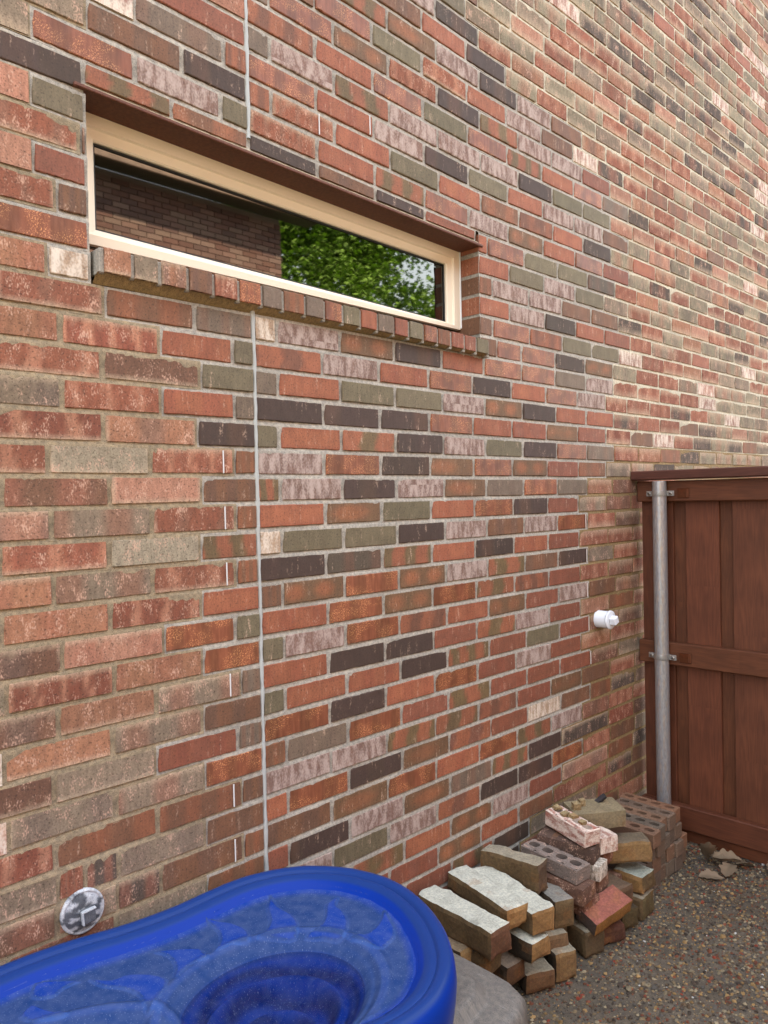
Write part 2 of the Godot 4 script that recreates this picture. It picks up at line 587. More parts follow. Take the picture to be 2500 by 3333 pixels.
func courses() -> Array:
	return [
		[-24, "R720 /M b960 s1127 r1199 g1414 r1628 o1843 b2058 /N V2243 P2450 R2657 G2864 R3071 T3278 V3485"],
		[-23, "G610 /M r838 o1127 m1349 p1564 o1778 v1993 /N G2178 V2385 R2592 T2799 P3006 K3213 R3420"],
		[-22, "R720 /M p960 b1127 s1199 p1414 o1628 p1843 d2058 /N R2243 T2450 V2657 V2864 R3071 G3278 T3485"],
		[-21, "G610 /M r838 s1127 o1349 c1564 b1778 o1993 d2208 /N V2393 R2600 V2807 G3014 R3221 R3428 P3635"],
		[-20, "b720 /M g960 p1127 m1199 r1414 m1628 c1843 p2058 d2272 p2487 b2702 /N T2887 R3094 T3301 R3508 V3715 b3922 V4129"],
		[-19, "R610 /M p838 g1127 b1349 s1564 v1778 R1993 o2208 p2422 b2637 /N W2822 K3029 M3236 b3443 b3650 P3857 V4064 b4271"],
		[-18, "T720 /M G960 d1127 g1199 s1414 c1628 R1843 d2058 m2272 p2487 p2702 r2917 /N P3102 T3309 R3516 V3723 V3930 V4137 V4344"],
		[-17, "R610 /M P1127 m1349 o1564 s1778 v1993 s2208 m2422 o2637 s2852 g3067 /N K3252 R3459 R3666 R3873 b4080 R4287 V4494"],
		[-16, "G720 /M r1127 g1199 p1414 m1628 p1843 p2058 p2272 d2487 v2702 v2917 /N P3102 P3309 M3516 T3723 K3930 P4137 V4344"],
		[-15, "R610 W828 /M g1062 m1127 s1349 o1564 p1778 d1993 v2208 o2422 p2637 p2852 b3067 /N V3252 P3459 V3666 R3873 P4080 R4287 R4494"],
		[-14, "G720 /M b945 d1127 m1199 R1414 o1628 v1843 o2058 b2272 m2487 o2702 d2917 /N V3102 o3309 T3516 V3723 G3930 T4137 K4344 V4551"],
		[-13, "G604 /M s828 p1050 v1127 R1349 o1564 m1778 s1993 p2208 c2422 o2637 s2852 r3067 /N V3252 K3459 R3666 V3873 M4080 R4287 R4494 P4701"],
		[-12, "/M d710 m915 b1127 d1349 b1564 d1778 r2025 | o2085 s2300 v2515 v2730 k2945 /N R3130 T3337 V3544 V3751 R3958 K4165 V4372 T4579 K4786"],
		[-11, "@2040 /M o2208 v2423 p2637 v2852 /N G3052 R3259 V3466 T3673 P3880 R4087 R4294 M4501 P4708"],
		[-10, "@2040 /M b2110 p2325 p2539 b2754 b2969 /N K3169 R3376 V3583 T3790 V3997 V4204 K4411 R4618 R4825"],
		[-9, "@2040 /M o2208 p2423 d2637 o2852 r3067 /N R3267 G3474 R3681 o3888 G4095 V4302 W4509 V4716 R4923"],
		[-8, "@2040 /M b2110 s2325 m2539 v2754 v2969 /N W3169 M3376 R3583 T3790 M3997 G4204 G4411 R4618 R4825"],
		[-7, "@2040 /M b2130 s2273 s2487 d2702 c2917 /N V3117 R3324 R3531 G3738 W3945 G4152 G4359 V4566"],
		[-6, "R743 /M b961 g1127 w1199 p1414 c1628 d1843 o2058 s2272 s2487 g2702 p2917 /N R3131 R3338 M3545 R3752 W3959 V4166 V4373 V4580 G4787"],
		[-5, "T646 M871 /M o1066 v1127 m1349 p1564 o1778 s1993 d2208 o2422 s2637 p2852 /N R3030 R3237 R3444 K3651 R3858 V4065 W4272 V4479 G4686"],
		[-4, "R734 B974 /M v1127 g1199 o1414 v1628 v1843 p2058 c2272 d2487 o2702 o2917 /N K3126 R3333 R3540 b3747 K3954 V4161 P4368 V4575 R4782"],
		[-3, "G646 R871 /M o1066 g1127 d1349 d1564 d1778 s1993 o2208 r2422 c2637 r2852 /N M3060 b3267 W3474 R3681 K3888 V4095 K4302 b4509 G4716"],
		[-2, "M733 T960 /M d1127 v1199 o1414 m1628 d1843 p2058 v2272 d2487 s2702 g2917 /N R3126 T3333 b3540 K3747 V3954 V4161 V4368 V4575 G4782"],
		[-1, "R614 Y838 R1062 /M b1127 p1349 s1564 d1778 c1993 s2208 c2422 r2637 b2852 /N G3060 G3267 K3474 V3681 V3888 G4095 V4302 R4509"],
		[0, "B744 P970 /M b1127 m1199 p1414 d1628 p1843 c2058 g2272 s2487 g2702 /N T2898 B3105 M3312 R3519 G3726 V3933 R4140 G4347"],
		[1, "P617 G838 R1064 /M b1127 o1349 c1564 v1778 o1993 s2208 d2422 r2637 /N G2846 B3053 R3260 T3467 G3674 V3881 K4088 G4295"],
		[2, "R738 Y962 /M m1127 w1199 v1414 v1628 d1843 p2058 b2272 p2487 s2702 /N R2920 B3127 R3334 G3541 V3748"],
		[3, "T617 G838 R1060 /M b1127 d1349 k1564 m1778 o1993 d2208 o2422 r2637 /N R2855 R3062 R3269 G3476 V3683"],
		[4, "T736 M962 /M o1127 b1199 c1414 s1628 c1843 p2058 m2272 b2487 d2702 /N G2898 R3105 T3312 V3519 R3726"],
		[5, "B631 P862 /M s1055 v1127 o1349 s1564 c1778 s1993 m2208 m2422 r2637 /N R2855 B3062 M3269 R3476 G3683"],
		[6, "M742 T960 /M s1127 v1199 p1414 s1628 m1843 o2058 c2272 r2487 p2702 /N b2910 T3117 R3324 G3531 V3738"],
		[7, "B619 T839 G1065 /M g1127 o1349 d1564 d1778 r1993 m2208 p2422 r2637 /N T2855 b3062 R3269 G3476 R3683"],
		[8, "T733 G958 /M b1127 v1199 o1414 o1628 d1843 m2058 r2272 v2487 r2702 /N B2936 B3143 G3350 R3557 T3764"],
		[9, "B606 G834 /M r1054 g1127 s1349 d1564 o1778 s1993 r2208 p2422 r2637 /N T2862 R3069 R3276 V3483 G3690"],
		[10, "G737 G957 /M s1127 b1199 g1414 s1628 r1843 m2058 r2272 r2487 r2702 /N B2925 G3132 R3339 R3546 T3753"],
		[11, "M606 b834 b1060 /M b1127 p1349 p1564 m1778 m1993 m2208 r2422 c2637 /N b2855 R3062 R3269 T3476 G3683"],
		[12, "G610 R665 K738 G957 /M b1127 o1199 s1414 d1628 c1843 m2058 r2272 w2487 b2702 /N b2861 K3068 B3275 R3482 G3689"],
		[13, "B605 G735 K838 b1062 /M b1127 b1349 c1564 s1778 o1993 s2208 m2422 p2637 /N B2840 R3047 R3254 G3461 T3668"],
		[14, "R730 G955 /M b1127 r1199 d1414 p1628 c1843 g2058 m2272 d2487 /N K2839 M3046 B3253 R3460 V3667"],
		[15, "b615 B838 T1062 /M r1127 p1349 v1564 p1778 m1993 d2208 d2422 s2637 /N R2850 b3057 G3264 R3471 B3678"],
		[16, "G735 R957 /M b1127 r1199 p1414 m1628 o1843 c2058 p2272 r2487 /N P2830 b3037 K3244 R3451 G3658"],
		[17, "T615 b838 R1062 /M o1127 o1349 r1564 r1778 c1993 o2208 b2422 /N R2820 K3027 b3234 T3441 R3648"],
		[18, "B735 T957 /M r1127 m1199 r1414 b1628 r1843 m2058 d2272 /N G2740 R2947 b3154 R3361 T3568"],
		[19, "R615 G838 b1062 /M b1127 o1349 r1564 b1778 r1993 d2208 /N R2700 b2907 T3114 R3321 G3528"],
		[20, "T735 R957 /M o1127 r1199 b1414 r1628 b1843 o2058 /N B2780 R2987 G3194 R3401 b3608"],
		[21, "b615 R838 T1062 /M r1127 o1349 r1564 b1778 o1993 r2208 /N R2700 T2907 b3114 G3321 R3528"],
		[22, "R735 b957 /M o1127 r1199 b1414 o1628 r1843 b2058 /N b2760 R2967 T3174 B3381 R3588"],
		[-12, "L P600 /M v714 end"],
		[-11, "L R700 /M b714 end"],
		[-10, "L P600 /M r714 end"],
		[-9, "L R646 /M b714 end"],
		[-8, "L /M s714 end"],
		[-7, "L T625 /M w715 end"],
	]


func parse_rows() -> Array:
	# bricks as [ul, ur, k, kind, tone, zone, lintel]
	var out := []
	var known := {}
	var fill := "RTVGRPVKRVTKMGWBRKVWTKRVGKoV"
	var r := RandomNumberGenerator.new()
	r.seed = 77
	for row in courses():
		var k: int = row[0]
		var zone := 0
		var kind := 1 if k <= -12 else 0
		var left := -9.0
		var lintel := k == -12
		var toks: PackedStringArray = (row[1] as String).split(" ")
		var cut := 99.0
		if toks[0] == "L":
			kind = 2
			lintel = false
		else:
			known[k] = true
		for t in toks:
			if t == "L":
				continue
			elif t == "end":
				cut = 0.0
			elif t == "/M":
				zone = 1
			elif t == "/N":
				zone = 2
			elif t == "|":
				lintel = false
				left = 2.04
			elif t[0] == "@":
				left = float(t.substr(1)) * 0.001
			else:
				var ur := float(t.substr(1)) * 0.001
				if left < -5.0:
					left = ur - 0.2225
					var b := left
					var far := -1.5
					while b > far:      # the wall goes on to the left of the view
						out.append([b - 0.2235, b, k, kind, fill[r.randi() % fill.length()], 0, false])
						b -= 0.2235
				out.append([left, ur, k, kind, t[0], zone, lintel and left > 0.6])
				left = ur
		if cut > 1.0:
			while left < 5.4:
				out.append([left, left + 0.207, k, kind, fill[r.randi() % fill.length()], 2, false])
				left += 0.207
	for k in range(-62, -24):
		var left := -1.6 + (0.1 if k % 2 else 0.0)
		while left < 5.4:
			var edge := 2.0 + 0.24 * (k + 25)
			var zone := 0 if left < 0.6 else (1 if left < edge else 2)
			var pick := fill if zone != 1 else "oprsmbvdg"
			out.append([left, left + 0.21, k, 1, pick[r.randi() % pick.length()], zone, false])
			left += 0.21
	return out


func build_wall() -> void:
	var wall := thing("brick_wall", "tall house wall of mixed red, brown and olive bricks with a patched middle", "wall")
	var m_col := [lin(204, 182, 150, 0.74), lin(214, 204, 190, 0.84), lin(238, 226, 200, 0.92), lin(196, 164, 116, 0.66)]
	var m_rec := [0.0032, 0.0046, 0.0034, 0.0034]
	var beds := [Acc.new(), Acc.new(), Acc.new(), Acc.new()]
	var list := parse_rows()
	var r := RandomNumberGenerator.new()
	r.seed = 4242
	var sized := []
	for n in list.size():
		var b: Array = list[n]
		var c := Vector3((b[0] + b[1]) * 0.5, (joint(b[2], b[0], b[3]) + joint(b[2] + 1, b[1], b[3])) * 0.5, 0.0)
		var a := seen_area(c, b[1] - b[0], H)
		# what the fence, the tray and the stones hide is not among the largest in view
		if c.x > 3.12 and c.y < 1.55:
			a = 0.0
		if c.y < 0.42 and c.x < 1.6:
			a *= 0.05
		if c.y < 0.2 and c.x > 1.4:
			a *= 0.1
		sized.append([a, n])
	sized.sort_custom(func(x, y): return x[0] > y[0])
	var single := {}
	for n in 296:
		single[sized[n][1]] = true
	var rest := {}
	for n in list.size():
		var b: Array = list[n]
		var ul: float = b[0]
		var ur: float = b[1]
		var k: int = b[2]
		var kind: int = b[3]
		var t: String = b[4]
		var zone: int = b[5]
		if zone == 2 and k >= -2:
			zone = 3
		var bl := joint(k + 1, ul, kind)
		var br := joint(k + 1, ur, kind)
		var tl := joint(k, ul, kind)
		var tr := joint(k, ur, kind)
		if b[6]:      # cut bricks that sit on the lintel
			bl = lerpf(2.343, 2.299, (ul - 0.71) / 1.31)
			br = lerpf(2.343, 2.299, (ur - 0.71) / 1.31)
		var far := ul > 3.4 or k < -30 or ul < 0.2
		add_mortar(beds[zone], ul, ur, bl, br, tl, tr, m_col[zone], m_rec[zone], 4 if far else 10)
		var a: float = 0.0050 if zone == 1 else 0.0036
		var bed: float = 0.0046 if zone == 1 else 0.0030
		var proud: float = r.randf_range(-0.0012, 0.0016)
		var depth := 0.02
		var l2 := ul + a + r.randf_range(-0.0012, 0.0012)
		var r2 := ur - a + r.randf_range(-0.0012, 0.0012)
		if absf(ul - 2.04) < 0.002:      # bricks that turn into the window's right jamb
			depth = 0.105
			l2 = 2.041 + r.randf_range(0.0, 0.002)
		var w := 20
		var h := 6
		if not single.has(n):
			var area: float = seen_area(Vector3(ul, bl, 0), ur - ul, H)
			w = 8 if area > 60.0 else (6 if area > 0.0 else 3)
			h = 4 if area > 0.0 else 2
		var o1 := r.randf_range(-0.001, 0.001)
		var o2 := o1 + r.randf_range(-0.0012, 0.0012)
		var acc: Acc
		if single.has(n):
			acc = Acc.new()
		else:
			var mm := brick_mat(t)
			if not rest.has(mm):
				rest[mm] = Acc.new()
			acc = rest[mm]
		add_brick(acc, l2, r2, bl + bed + o1, br + bed + o2, tl - bed + o1, tr - bed + o2, t, w, h, proud, depth, r)
		if single.has(n):
			obj("brick", acc.mesh(mats[brick_mat(t)]), null, wall)
	var joined := ArrayMesh.new()
	for mm in rest:
		(rest[mm] as Acc).onto(joined, mats[mm])
	var more := obj("smaller_bricks", joined, null, wall)
	more.set_meta("kind", "stuff")
	for n in 4:
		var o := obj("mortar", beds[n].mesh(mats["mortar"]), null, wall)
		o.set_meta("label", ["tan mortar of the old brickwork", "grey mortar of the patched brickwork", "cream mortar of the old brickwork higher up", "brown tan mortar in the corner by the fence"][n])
	# the masonry behind the face, with the window's opening left out
	var core := Acc.new()
	var zc := -0.145
	var dz := 0.25
	var cc := lin(150, 130, 110, 0.7)
	for q in [[-1.6, 0.712, 0.0, 5.8], [2.046, 5.6, 0.0, 5.8], [0.712, 2.046, 0.0, 1.94], [0.712, 2.046, 2.345, 5.8]]:
		core.box(Vector3(q[1] - q[0], q[3] - q[2], dz), Transform3D(Basis(), Vector3((q[0] + q[1]) * 0.5, (q[2] + q[3]) * 0.5, zc)), cc, 0.001)
	core.box(Vector3(1.34, 0.42, 0.03), Transform3D(Basis(), Vector3(1.38, 2.14, -0.25)), cc, 0.001)
	obj("backing_masonry", core.mesh(mats["mortar"]), null, wall)
	# rowlock sill of bricks on edge, and the sloped bed under it
	var ends := [0.729, 0.797, 0.862, 0.931, 0.999, 1.069, 1.137, 1.203, 1.274, 1.34, 1.406, 1.471, 1.537, 1.604, 1.667, 1.731, 1.796, 1.86, 1.926, 1.987, 2.05]
	var st := "TGTbRsgbgsvogrvsbrrv"
	for n in 20:
		var f0: float = (ends[n] - 0.729) / 1.321
		var top := lerpf(2.004, 1.975, f0)
		var low := lerpf(1.947, 1.926, f0)
		var acc := Acc.new()
		var x0: float = ends[n] + 0.0045
		var x1: float = ends[n + 1] - 0.0045
		add_brick(acc, x0, x1, low, low - 0.001, top, top - 0.001, st[n], 12, 6, r.randf_range(0.0235, 0.0275), 0.115, r)
		var o := obj("sill_brick", acc.mesh(mats[brick_mat(st[n])]), null, wall)
		if n == 19:
			o.set_meta("label", "olive brick at the right end of the sill")
	var ms := Acc.new()
	var mc := lin(208, 198, 184, 0.75)
	for n in 21:
		var f0: float = (ends[n] - 0.729) / 1.321
		var top := lerpf(2.002, 1.973, f0)
		ms.box(Vector3(0.012, 0.054, 0.11), Transform3D(Basis(), Vector3(ends[n], top - 0.029, -0.034)), mc, 0.002)
	var pts := PackedVector3Array()
	var uvs := PackedVector2Array()
	var cols := PackedColorArray()
	var prof := [Vector2(1.9285, -0.0075), Vector2(1.9335, -0.002), Vector2(1.9405, 0.006), Vector2(1.9465, 0.0165), Vector2(1.9475, 0.0225)]
	for y in 5:
		for x in 61:
			var f0 := x / 60.0
			var u := lerpf(0.72, 2.055, f0)
			var drop := lerpf(0.001, -0.020, f0)
			var p: Vector2 = prof[y]
			var w := 0.0018 * nz.get_noise_2d(u * 500.0, y * 40.0)
			pts.append(Vector3(u, p.x + drop * (1.0 if y > 1 else 0.35), p.y + w))
			uvs.append(Vector2(u, p.x))
			cols.append(lin(214, 182, 132, 0.76))
	ms.grid(pts, uvs, cols, 60, 4)
	obj("sill_mortar", ms.mesh(mats["mortar"]), null, wall)
	# mortar of the window's jambs
	var jm := Acc.new()
	jm.box(Vector3(0.006, 0.38, 0.10), Transform3D(Basis(), Vector3(2.0475, 2.14, -0.056)), mc, 0.001)
	jm.box(Vector3(0.006, 0.38, 0.10), Transform3D(Basis(), Vector3(0.7085, 2.16, -0.056)), mc, 0.001)
	obj("jamb_mortar", jm.mesh(mats["mortar"]), null, wall)
	# the painted steel lintel and the mortar on its flange
	var li := Acc.new()
	var tilt := rad_to_deg(atan2(-0.044, 1.31))
	li.box(Vector3(1.37, 0.009, 0.118), at_deg(Vector3(1.372, 2.3135, -0.053), 0, 0, tilt), lin(132, 80, 60, 0.9), 0.002)
	obj("lintel", li.mesh(mats["paint"]), null, wall).set_meta("label", "dark red painted steel lintel")
	var lm := Acc.new()
	pts = PackedVector3Array()
	uvs = PackedVector2Array()
	cols = PackedColorArray()
	for y in 4:
		for x in 61:
			var f0 := x / 60.0
			var u := lerpf(0.712, 2.035, f0)
			var yy := lerpf(2.3355, 2.2912, f0) + y * 0.0045
			pts.append(Vector3(u, yy, [0.0045, 0.003, -0.001, -0.008][y] + 0.0016 * nz.get_noise_2d(u * 420.0, y * 60.0)))
			uvs.append(Vector2(u, yy))
			cols.append(lin(214, 190, 156, 0.78))
	lm.grid(pts, uvs, cols, 60, 3)
	obj("lintel_mortar", lm.mesh(mats["mortar"]), null, wall)
	# the caulked joint, broken by the window
	for span in [[0.30, 1.935], [2.36, 5.6]]:
		var acc := Acc.new()
		pts = PackedVector3Array()
		uvs = PackedVector2Array()
		cols = PackedColorArray()
		var rows := int((span[1] - span[0]) / 0.012)
		for y in rows + 1:
			var v: float = lerpf(span[0], span[1], float(y) / rows)
			var cx := 1.128 + 0.0016 * nz.get_noise_2d(v * 120.0, 3.0) + 0.001 * nz.get_noise_2d(v * 600.0, 9.0)
			var hw := 0.0060 + 0.0028 * nz.get_noise_2d(v * 160.0, 30.0) + 0.001 * nz.get_noise_2d(v * 700.0, 60.0)
			for x in 9:
				var a := PI * x / 8.0
				pts.append(Vector3(cx - cos(a) * hw, v, -0.006 + sin(a) * (0.0075 + 0.0012 * nz.get_noise_2d(v * 400.0, 70.0))))
				uvs.append(Vector2(0, 0))
				cols.append(lin(196, 198, 194, 0.72))
		acc.grid(pts, uvs, cols, 8, rows)
		obj("caulk_bead", acc.mesh(mats["caulk"]), null, wall)
	# thin old caulk lines left on the edges of cut bricks
	for q in [[1.028, -1], [1.029, 1], [1.030, 3], [1.032, 7], [1.034, 11], [1.034, 13], [1.355, -14], [1.545, -15], [0.83, -17]]:
		var acc := Acc.new()
		var kk: int = q[1]
		var y0: float = joint(kk + 1, q[0], 1 if kk < -12 else 0)
		acc.box(Vector3(0.0034, H - 0.012, 0.003), Transform3D(Basis(), Vector3(q[0], y0 + H * 0.5, 0.0022)), lin(226, 222, 220, 0.8), 0.001)
		obj("caulk_line", acc.mesh(mats["caulk"]), null, wall)
	for q in [[2.679, 2], [2.682, 4], [2.684, 6], [2.69, 8], [2.70, 10]]:
		var acc := Acc.new()
		var kk: int = q[1]
		acc.box(Vector3(0.003, H - 0.014, 0.003), Transform3D(Basis(), Vector3(q[0], joint(kk, 0, 0) - H * 0.5, 0.0024)), lin(222, 208, 200, 0.8), 0.001)
		obj("caulk_line", acc.mesh(mats["caulk"]), null, wall)
	# the eaves high above
	var ev := Acc.new()
	ev.box(Vector3(7.3, 0.16, 0.3), Transform3D(Basis(), Vector3(2.0, 5.86, -0.12)), lin(190, 170, 150, 0.7), 0.004)
	obj("eaves_board", ev.mesh(mats["paint"]), null, wall)


func build_window() -> void:
	var win := thing("window", "long low window with cream frame reflecting a tree and a neighbouring house", "window")
	var o := [Vector2(0.716, 2.0395), Vector2(2.038, 2.0245), Vector2(2.038, 2.2925), Vector2(0.716, 2.3355)]
	var g := [Vector2(0.769, 2.076), Vector2(1.976, 2.043), Vector2(1.976, 2.237), Vector2(0.769, 2.273)]
	var col := lin(248, 234, 212, 0.94)
	var rings := []
	for k in 4:
		var m: Vector2 = o[k].lerp(g[k], 0.55)
		var m2: Vector2 = o[k].lerp(g[k], 0.60)
		var m3: Vector2 = o[k].lerp(g[k], 0.93)
		rings.append([Vector3(o[k].x, o[k].y, -0.10), Vector3(o[k].x, o[k].y, -0.084), Vector3(m.x, m.y, -0.080), Vector3(m2.x, m2.y, -0.087), Vector3(m3.x, m3.y, -0.089), Vector3(g[k].x, g[k].y, -0.093), Vector3(g[k].x, g[k].y, -0.106)])
	for k in 4:
		var acc := Acc.new()
		var a: Array = rings[k]
		var b: Array = rings[(k + 1) % 4]
		for s in a.size() - 1:
			acc.quad(a[s], b[s], b[s + 1], a[s + 1], col)
		var part := obj("frame_member", acc.mesh(mats["vinyl"]), null, win)
		part.set_meta("label", ["cream bottom frame member", "cream right frame member", "cream top frame member", "cream left frame member"][k])
	var pane := Acc.new()
	pane.box(Vector3(1.25, 0.27, 0.006), Transform3D(Basis(), Vector3(1.37, 2.158, -0.105)), Color.WHITE, 0.001)
	obj("pane", pane.mesh(mats["glass"]), null, win)
	var gas := Acc.new()
	for k in 4:
		var a: Vector2 = g[k]
		var b: Vector2 = g[(k + 1) % 4]
		var mid := (a + b) * 0.5
		var d := b - a
		gas.box(Vector3(d.length() - 0.004, 0.005, 0.004), Transform3D(Basis(Vector3(0, 0, 1), d.angle()), Vector3(mid.x, mid.y, -0.1) + Vector3(-d.normalized().y, d.normalized().x, 0) * 0.003), Color(0.02, 0.02, 0.02), 0.001)
	obj("glazing_gasket", gas.mesh(mats["vinyl"]), null, win)
	var seal := Acc.new()
	seal.box(Vector3(0.006, 0.262, 0.006), Transform3D(Basis(), Vector3(2.0395, 2.159, -0.083)), lin(235, 235, 235, 0.85), 0.002)
	obj("sealant_bead", seal.mesh(mats["caulk"]), null, win)


# ---------- the fence ----------
func build_fence() -> void:
	var f := thing("fence", "brown stained board on board fence with steel post closing off the side yard", "fence")
	var r := RandomNumberGenerator.new()
	r.seed = 5
	var tone := lin(120, 70, 46, 0.68)
	var z := 0.012
	for n in 19:
		var acc := Acc.new()
		acc.box(Vector3(0.016, 1.44, 0.138), at_deg(Vector3(3.133 + r.randf_range(-0.001, 0.001), 0.775, z + 0.069 + 0.19 * n), 0, 0, r.randf_range(-0.15, 0.15)), tone * r.randf_range(0.86, 1.12), 0.002)
		shift_uv(acc, r)
		obj("board", acc.mesh(mats["stain"]), null, f)
		acc = Acc.new()
		acc.box(Vector3(0.016, 1.44, 0.14), Transform3D(Basis(), Vector3(3.151, 0.775, z + 0.164 + 0.19 * n)), tone * r.randf_range(0.85, 1.05), 0.002)
		shift_uv(acc, r)
		obj("board", acc.mesh(mats["stain"]), null, f)
	for q in [[1.461, 0.086, 3.106, "rail"], [0.786, 0.094, 3.105, "rail"], [0.107, 0.098, 3.105, "rail"], [0.028, 0.056, 3.118, "kick_board"]]:
		for s in 2:
			var acc := Acc.new()
			var ln := 1.83
			acc.box(Vector3(0.036 if q[3] == "rail" else 0.02, q[1], ln - 0.004), at_deg(Vector3(q[2], q[0] + 0.006 * s, 0.006 + ln * (0.5 + s)), 0, -0.35 if q[3] == "rail" and q[0] < 1.0 else 0.0), tone * r.randf_range(0.92, 1.05), 0.004)
			shift_uv(acc, r)
			obj(q[3], acc.mesh(mats["stain"]), null, f)
	for s in 2:
		var acc := Acc.new()
		acc.box(Vector3(0.15, 0.038, 1.83), Transform3D(Basis(), Vector3(3.125, 1.529, -0.002 + 0.915 + 1.832 * s)), lin(112, 66, 50, 0.62), 0.004)
		shift_uv(acc, r)
		obj("cap_board", acc.mesh(mats["stain"]), null, f)
	for s in 2:
		var pz := 0.124 + 2.44 * s
		var acc := Acc.new()
		acc.lathe([Vector2(0.0, -0.76), Vector2(0.0285, -0.76), Vector2(0.0285, -0.3), Vector2(0.0285, 0.3), Vector2(0.0285, 0.742), Vector2(0.027, 0.745), Vector2(0.0, 0.745)], at_deg(Vector3(3.058, 0.758, pz), 0, -90), lin(196, 194, 194, 0.85), 32)
		for k in acc.uv.size():      # streaks run along the tube
			acc.uv[k] = Vector2(atan2(acc.v[k].x - 3.058, acc.v[k].z - pz) * 0.06, acc.v[k].y)
		var post := obj("post", acc.mesh(mats["steel"]), null, f)
		post.set_meta("label", "round galvanised steel post")
		for y in [1.452, 0.772]:
			var b := Acc.new()
			b.lathe([Vector2(0.0282, -0.011), Vector2(0.0312, -0.011), Vector2(0.0312, 0.011), Vector2(0.0282, 0.011)], at_deg(Vector3(3.058, y, pz), 0, -90), lin(190, 186, 180, 0.8), 28)
			for sg in [-1.0, 1.0]:
				b.box(Vector3(0.004, 0.022, 0.032), Transform3D(Basis(), Vector3(3.064, y, pz + sg * 0.044)), lin(190, 186, 180, 0.8), 0.001)
			b.box(Vector3(0.004, 0.040, 0.05), Transform3D(Basis(), Vector3(3.0855, y, pz + 0.088)), lin(126, 74, 50, 0.7), 0.001)
			b.box(Vector3(0.006, 0.034, 0.012), Transform3D(Basis(), Vector3(3.0845, y, pz + 0.107)), lin(150, 96, 70, 0.7), 0.001)
			var br := obj("bracket", b.mesh(mats["steel"]), null, post)
			br.set_meta("label", "clamp round the post screwed to a rail")
			for sg in [-1.0, 1.0]:
				var bo := Acc.new()
				bo.lathe([Vector2(0.0075, 0.0), Vector2(0.0075, 0.007), Vector2(0.0, 0.0072)], at_deg(Vector3(3.0625, y, pz + sg * 0.046), -90), lin(200, 196, 190, 0.8), 6)
				obj("bolt", bo.mesh(mats["steel"]), null, post)


func shift_uv(acc: Acc, r: RandomNumberGenerator) -> void:
	var d := Vector2(r.randf() * 4.0, r.randf() * 4.0)
	for k in acc.uv.size():
		acc.uv[k] = acc.uv[k] + d


# ---------- stones and loose bricks ----------
# a rough block: every face cut into small facets, its surface broken by noise
func rough_block(s: Vector3, amp: float, chip: float, tops: Color, sides: Color, ends: Color, seedy: float, step := 0.0125) -> Acc:
	var acc := Acc.new()
	var cnt := [maxi(2, int(s.x / step)), maxi(2, int(s.y / step)), maxi(2, int(s.z / step))]
	var ax := [Vector3.RIGHT, Vector3.UP, Vector3.BACK]
	for a in 3:
		var b := (a + 1) % 3
		var d := (a + 2) % 3
		for sg in [-1.0, 1.0]:
			var nb: int = cnt[b]
			var nd: int = cnt[d]
			var pts := []
			for y in nd + 1:
				for x in nb + 1:
					var p: Vector3 = ax[a] * s[a] * 0.5 * sg + ax[b] * s[b] * (float(x) / nb - 0.5) + ax[d] * s[d] * (float(y) / nd - 0.5)
					pts.append(knock(p, s, amp, chip, seedy))
			for y in nd:
				for x in nb:
					var p0: Vector3 = pts[y * (nb + 1) + x]
					var p1: Vector3 = pts[y * (nb + 1) + x + 1]
					var p2: Vector3 = pts[(y + 1) * (nb + 1) + x + 1]
					var p3: Vector3 = pts[(y + 1) * (nb + 1) + x]
					var mid := (p0 + p2) * 0.5
					var col := tops if a == 1 else (ends if a == 2 else sides)
					var k := nz.get_noise_3d(mid.x * 160.0 + seedy, mid.y * 160.0, mid.z * 160.0)
					var k2 := nz.get_noise_3d(mid.x * 420.0 + seedy, mid.y * 420.0 + 50.0, mid.z * 420.0)
					col = col * (1.0 + 0.22 * k + 0.14 * k2)
					if k > 0.25:
						col = col.lerp(lin(176, 120, 70, 0.7), 0.4 * sstep(0.25, 0.6, k))
					if sg > 0.0:
						facet(acc, p0, p1, p2, p3, col)
					else:
						facet(acc, p0, p3, p2, p1, col)
	return acc


func facet(acc: Acc, p0: Vector3, p1: Vector3, p2: Vector3, p3: Vector3, col: Color) -> void:
	acc.tri(p0, p1, p2, col)
	acc.tri(p0, p2, p3, col)


func knock(p: Vector3, s: Vector3, amp: float, chip: float, seedy: float) -> Vector3:
	# worn corners: pull points that lie near two faces inwards
	var e := Vector3(s.x * 0.5 - absf(p.x), s.y * 0.5 - absf(p.y), s.z * 0.5 - absf(p.z))
	var near := 0
	var pull := Vector3.ZERO
	for k in 3:
		if e[k] < chip:
			near += 1
			pull[k] = -signf(p[k]) * (chip - e[k])
	var q := p
	if near >= 2:
		q += pull * (0.32 + 0.3 * nz.get_noise_3d(p.x * 260.0 + seedy, p.y * 260.0, p.z * 260.0))
	var n1 := Vector3(nz.get_noise_3d(p.x * 330.0 + seedy, p.y * 330.0, p.z * 330.0), nz.get_noise_3d(p.x * 330.0 + seedy + 90.0, p.y * 330.0, p.z * 330.0), nz.get_noise_3d(p.x * 330.0, p.y * 330.0 + seedy + 190.0, p.z * 330.0))
	var n2 := Vector3(nz.get_noise_3d(p.x * 90.0 + seedy, p.y * 90.0, p.z * 90.0), 0.6 * nz.get_noise_3d(p.x * 90.0 + 31.0, p.y * 90.0 + seedy, p.z * 90.0), nz.get_noise_3d(p.x * 90.0, p.y * 90.0, p.z * 90.0 + seedy + 31.0))
	return q + n1 * amp * 0.55 + n2 * amp * 1.3


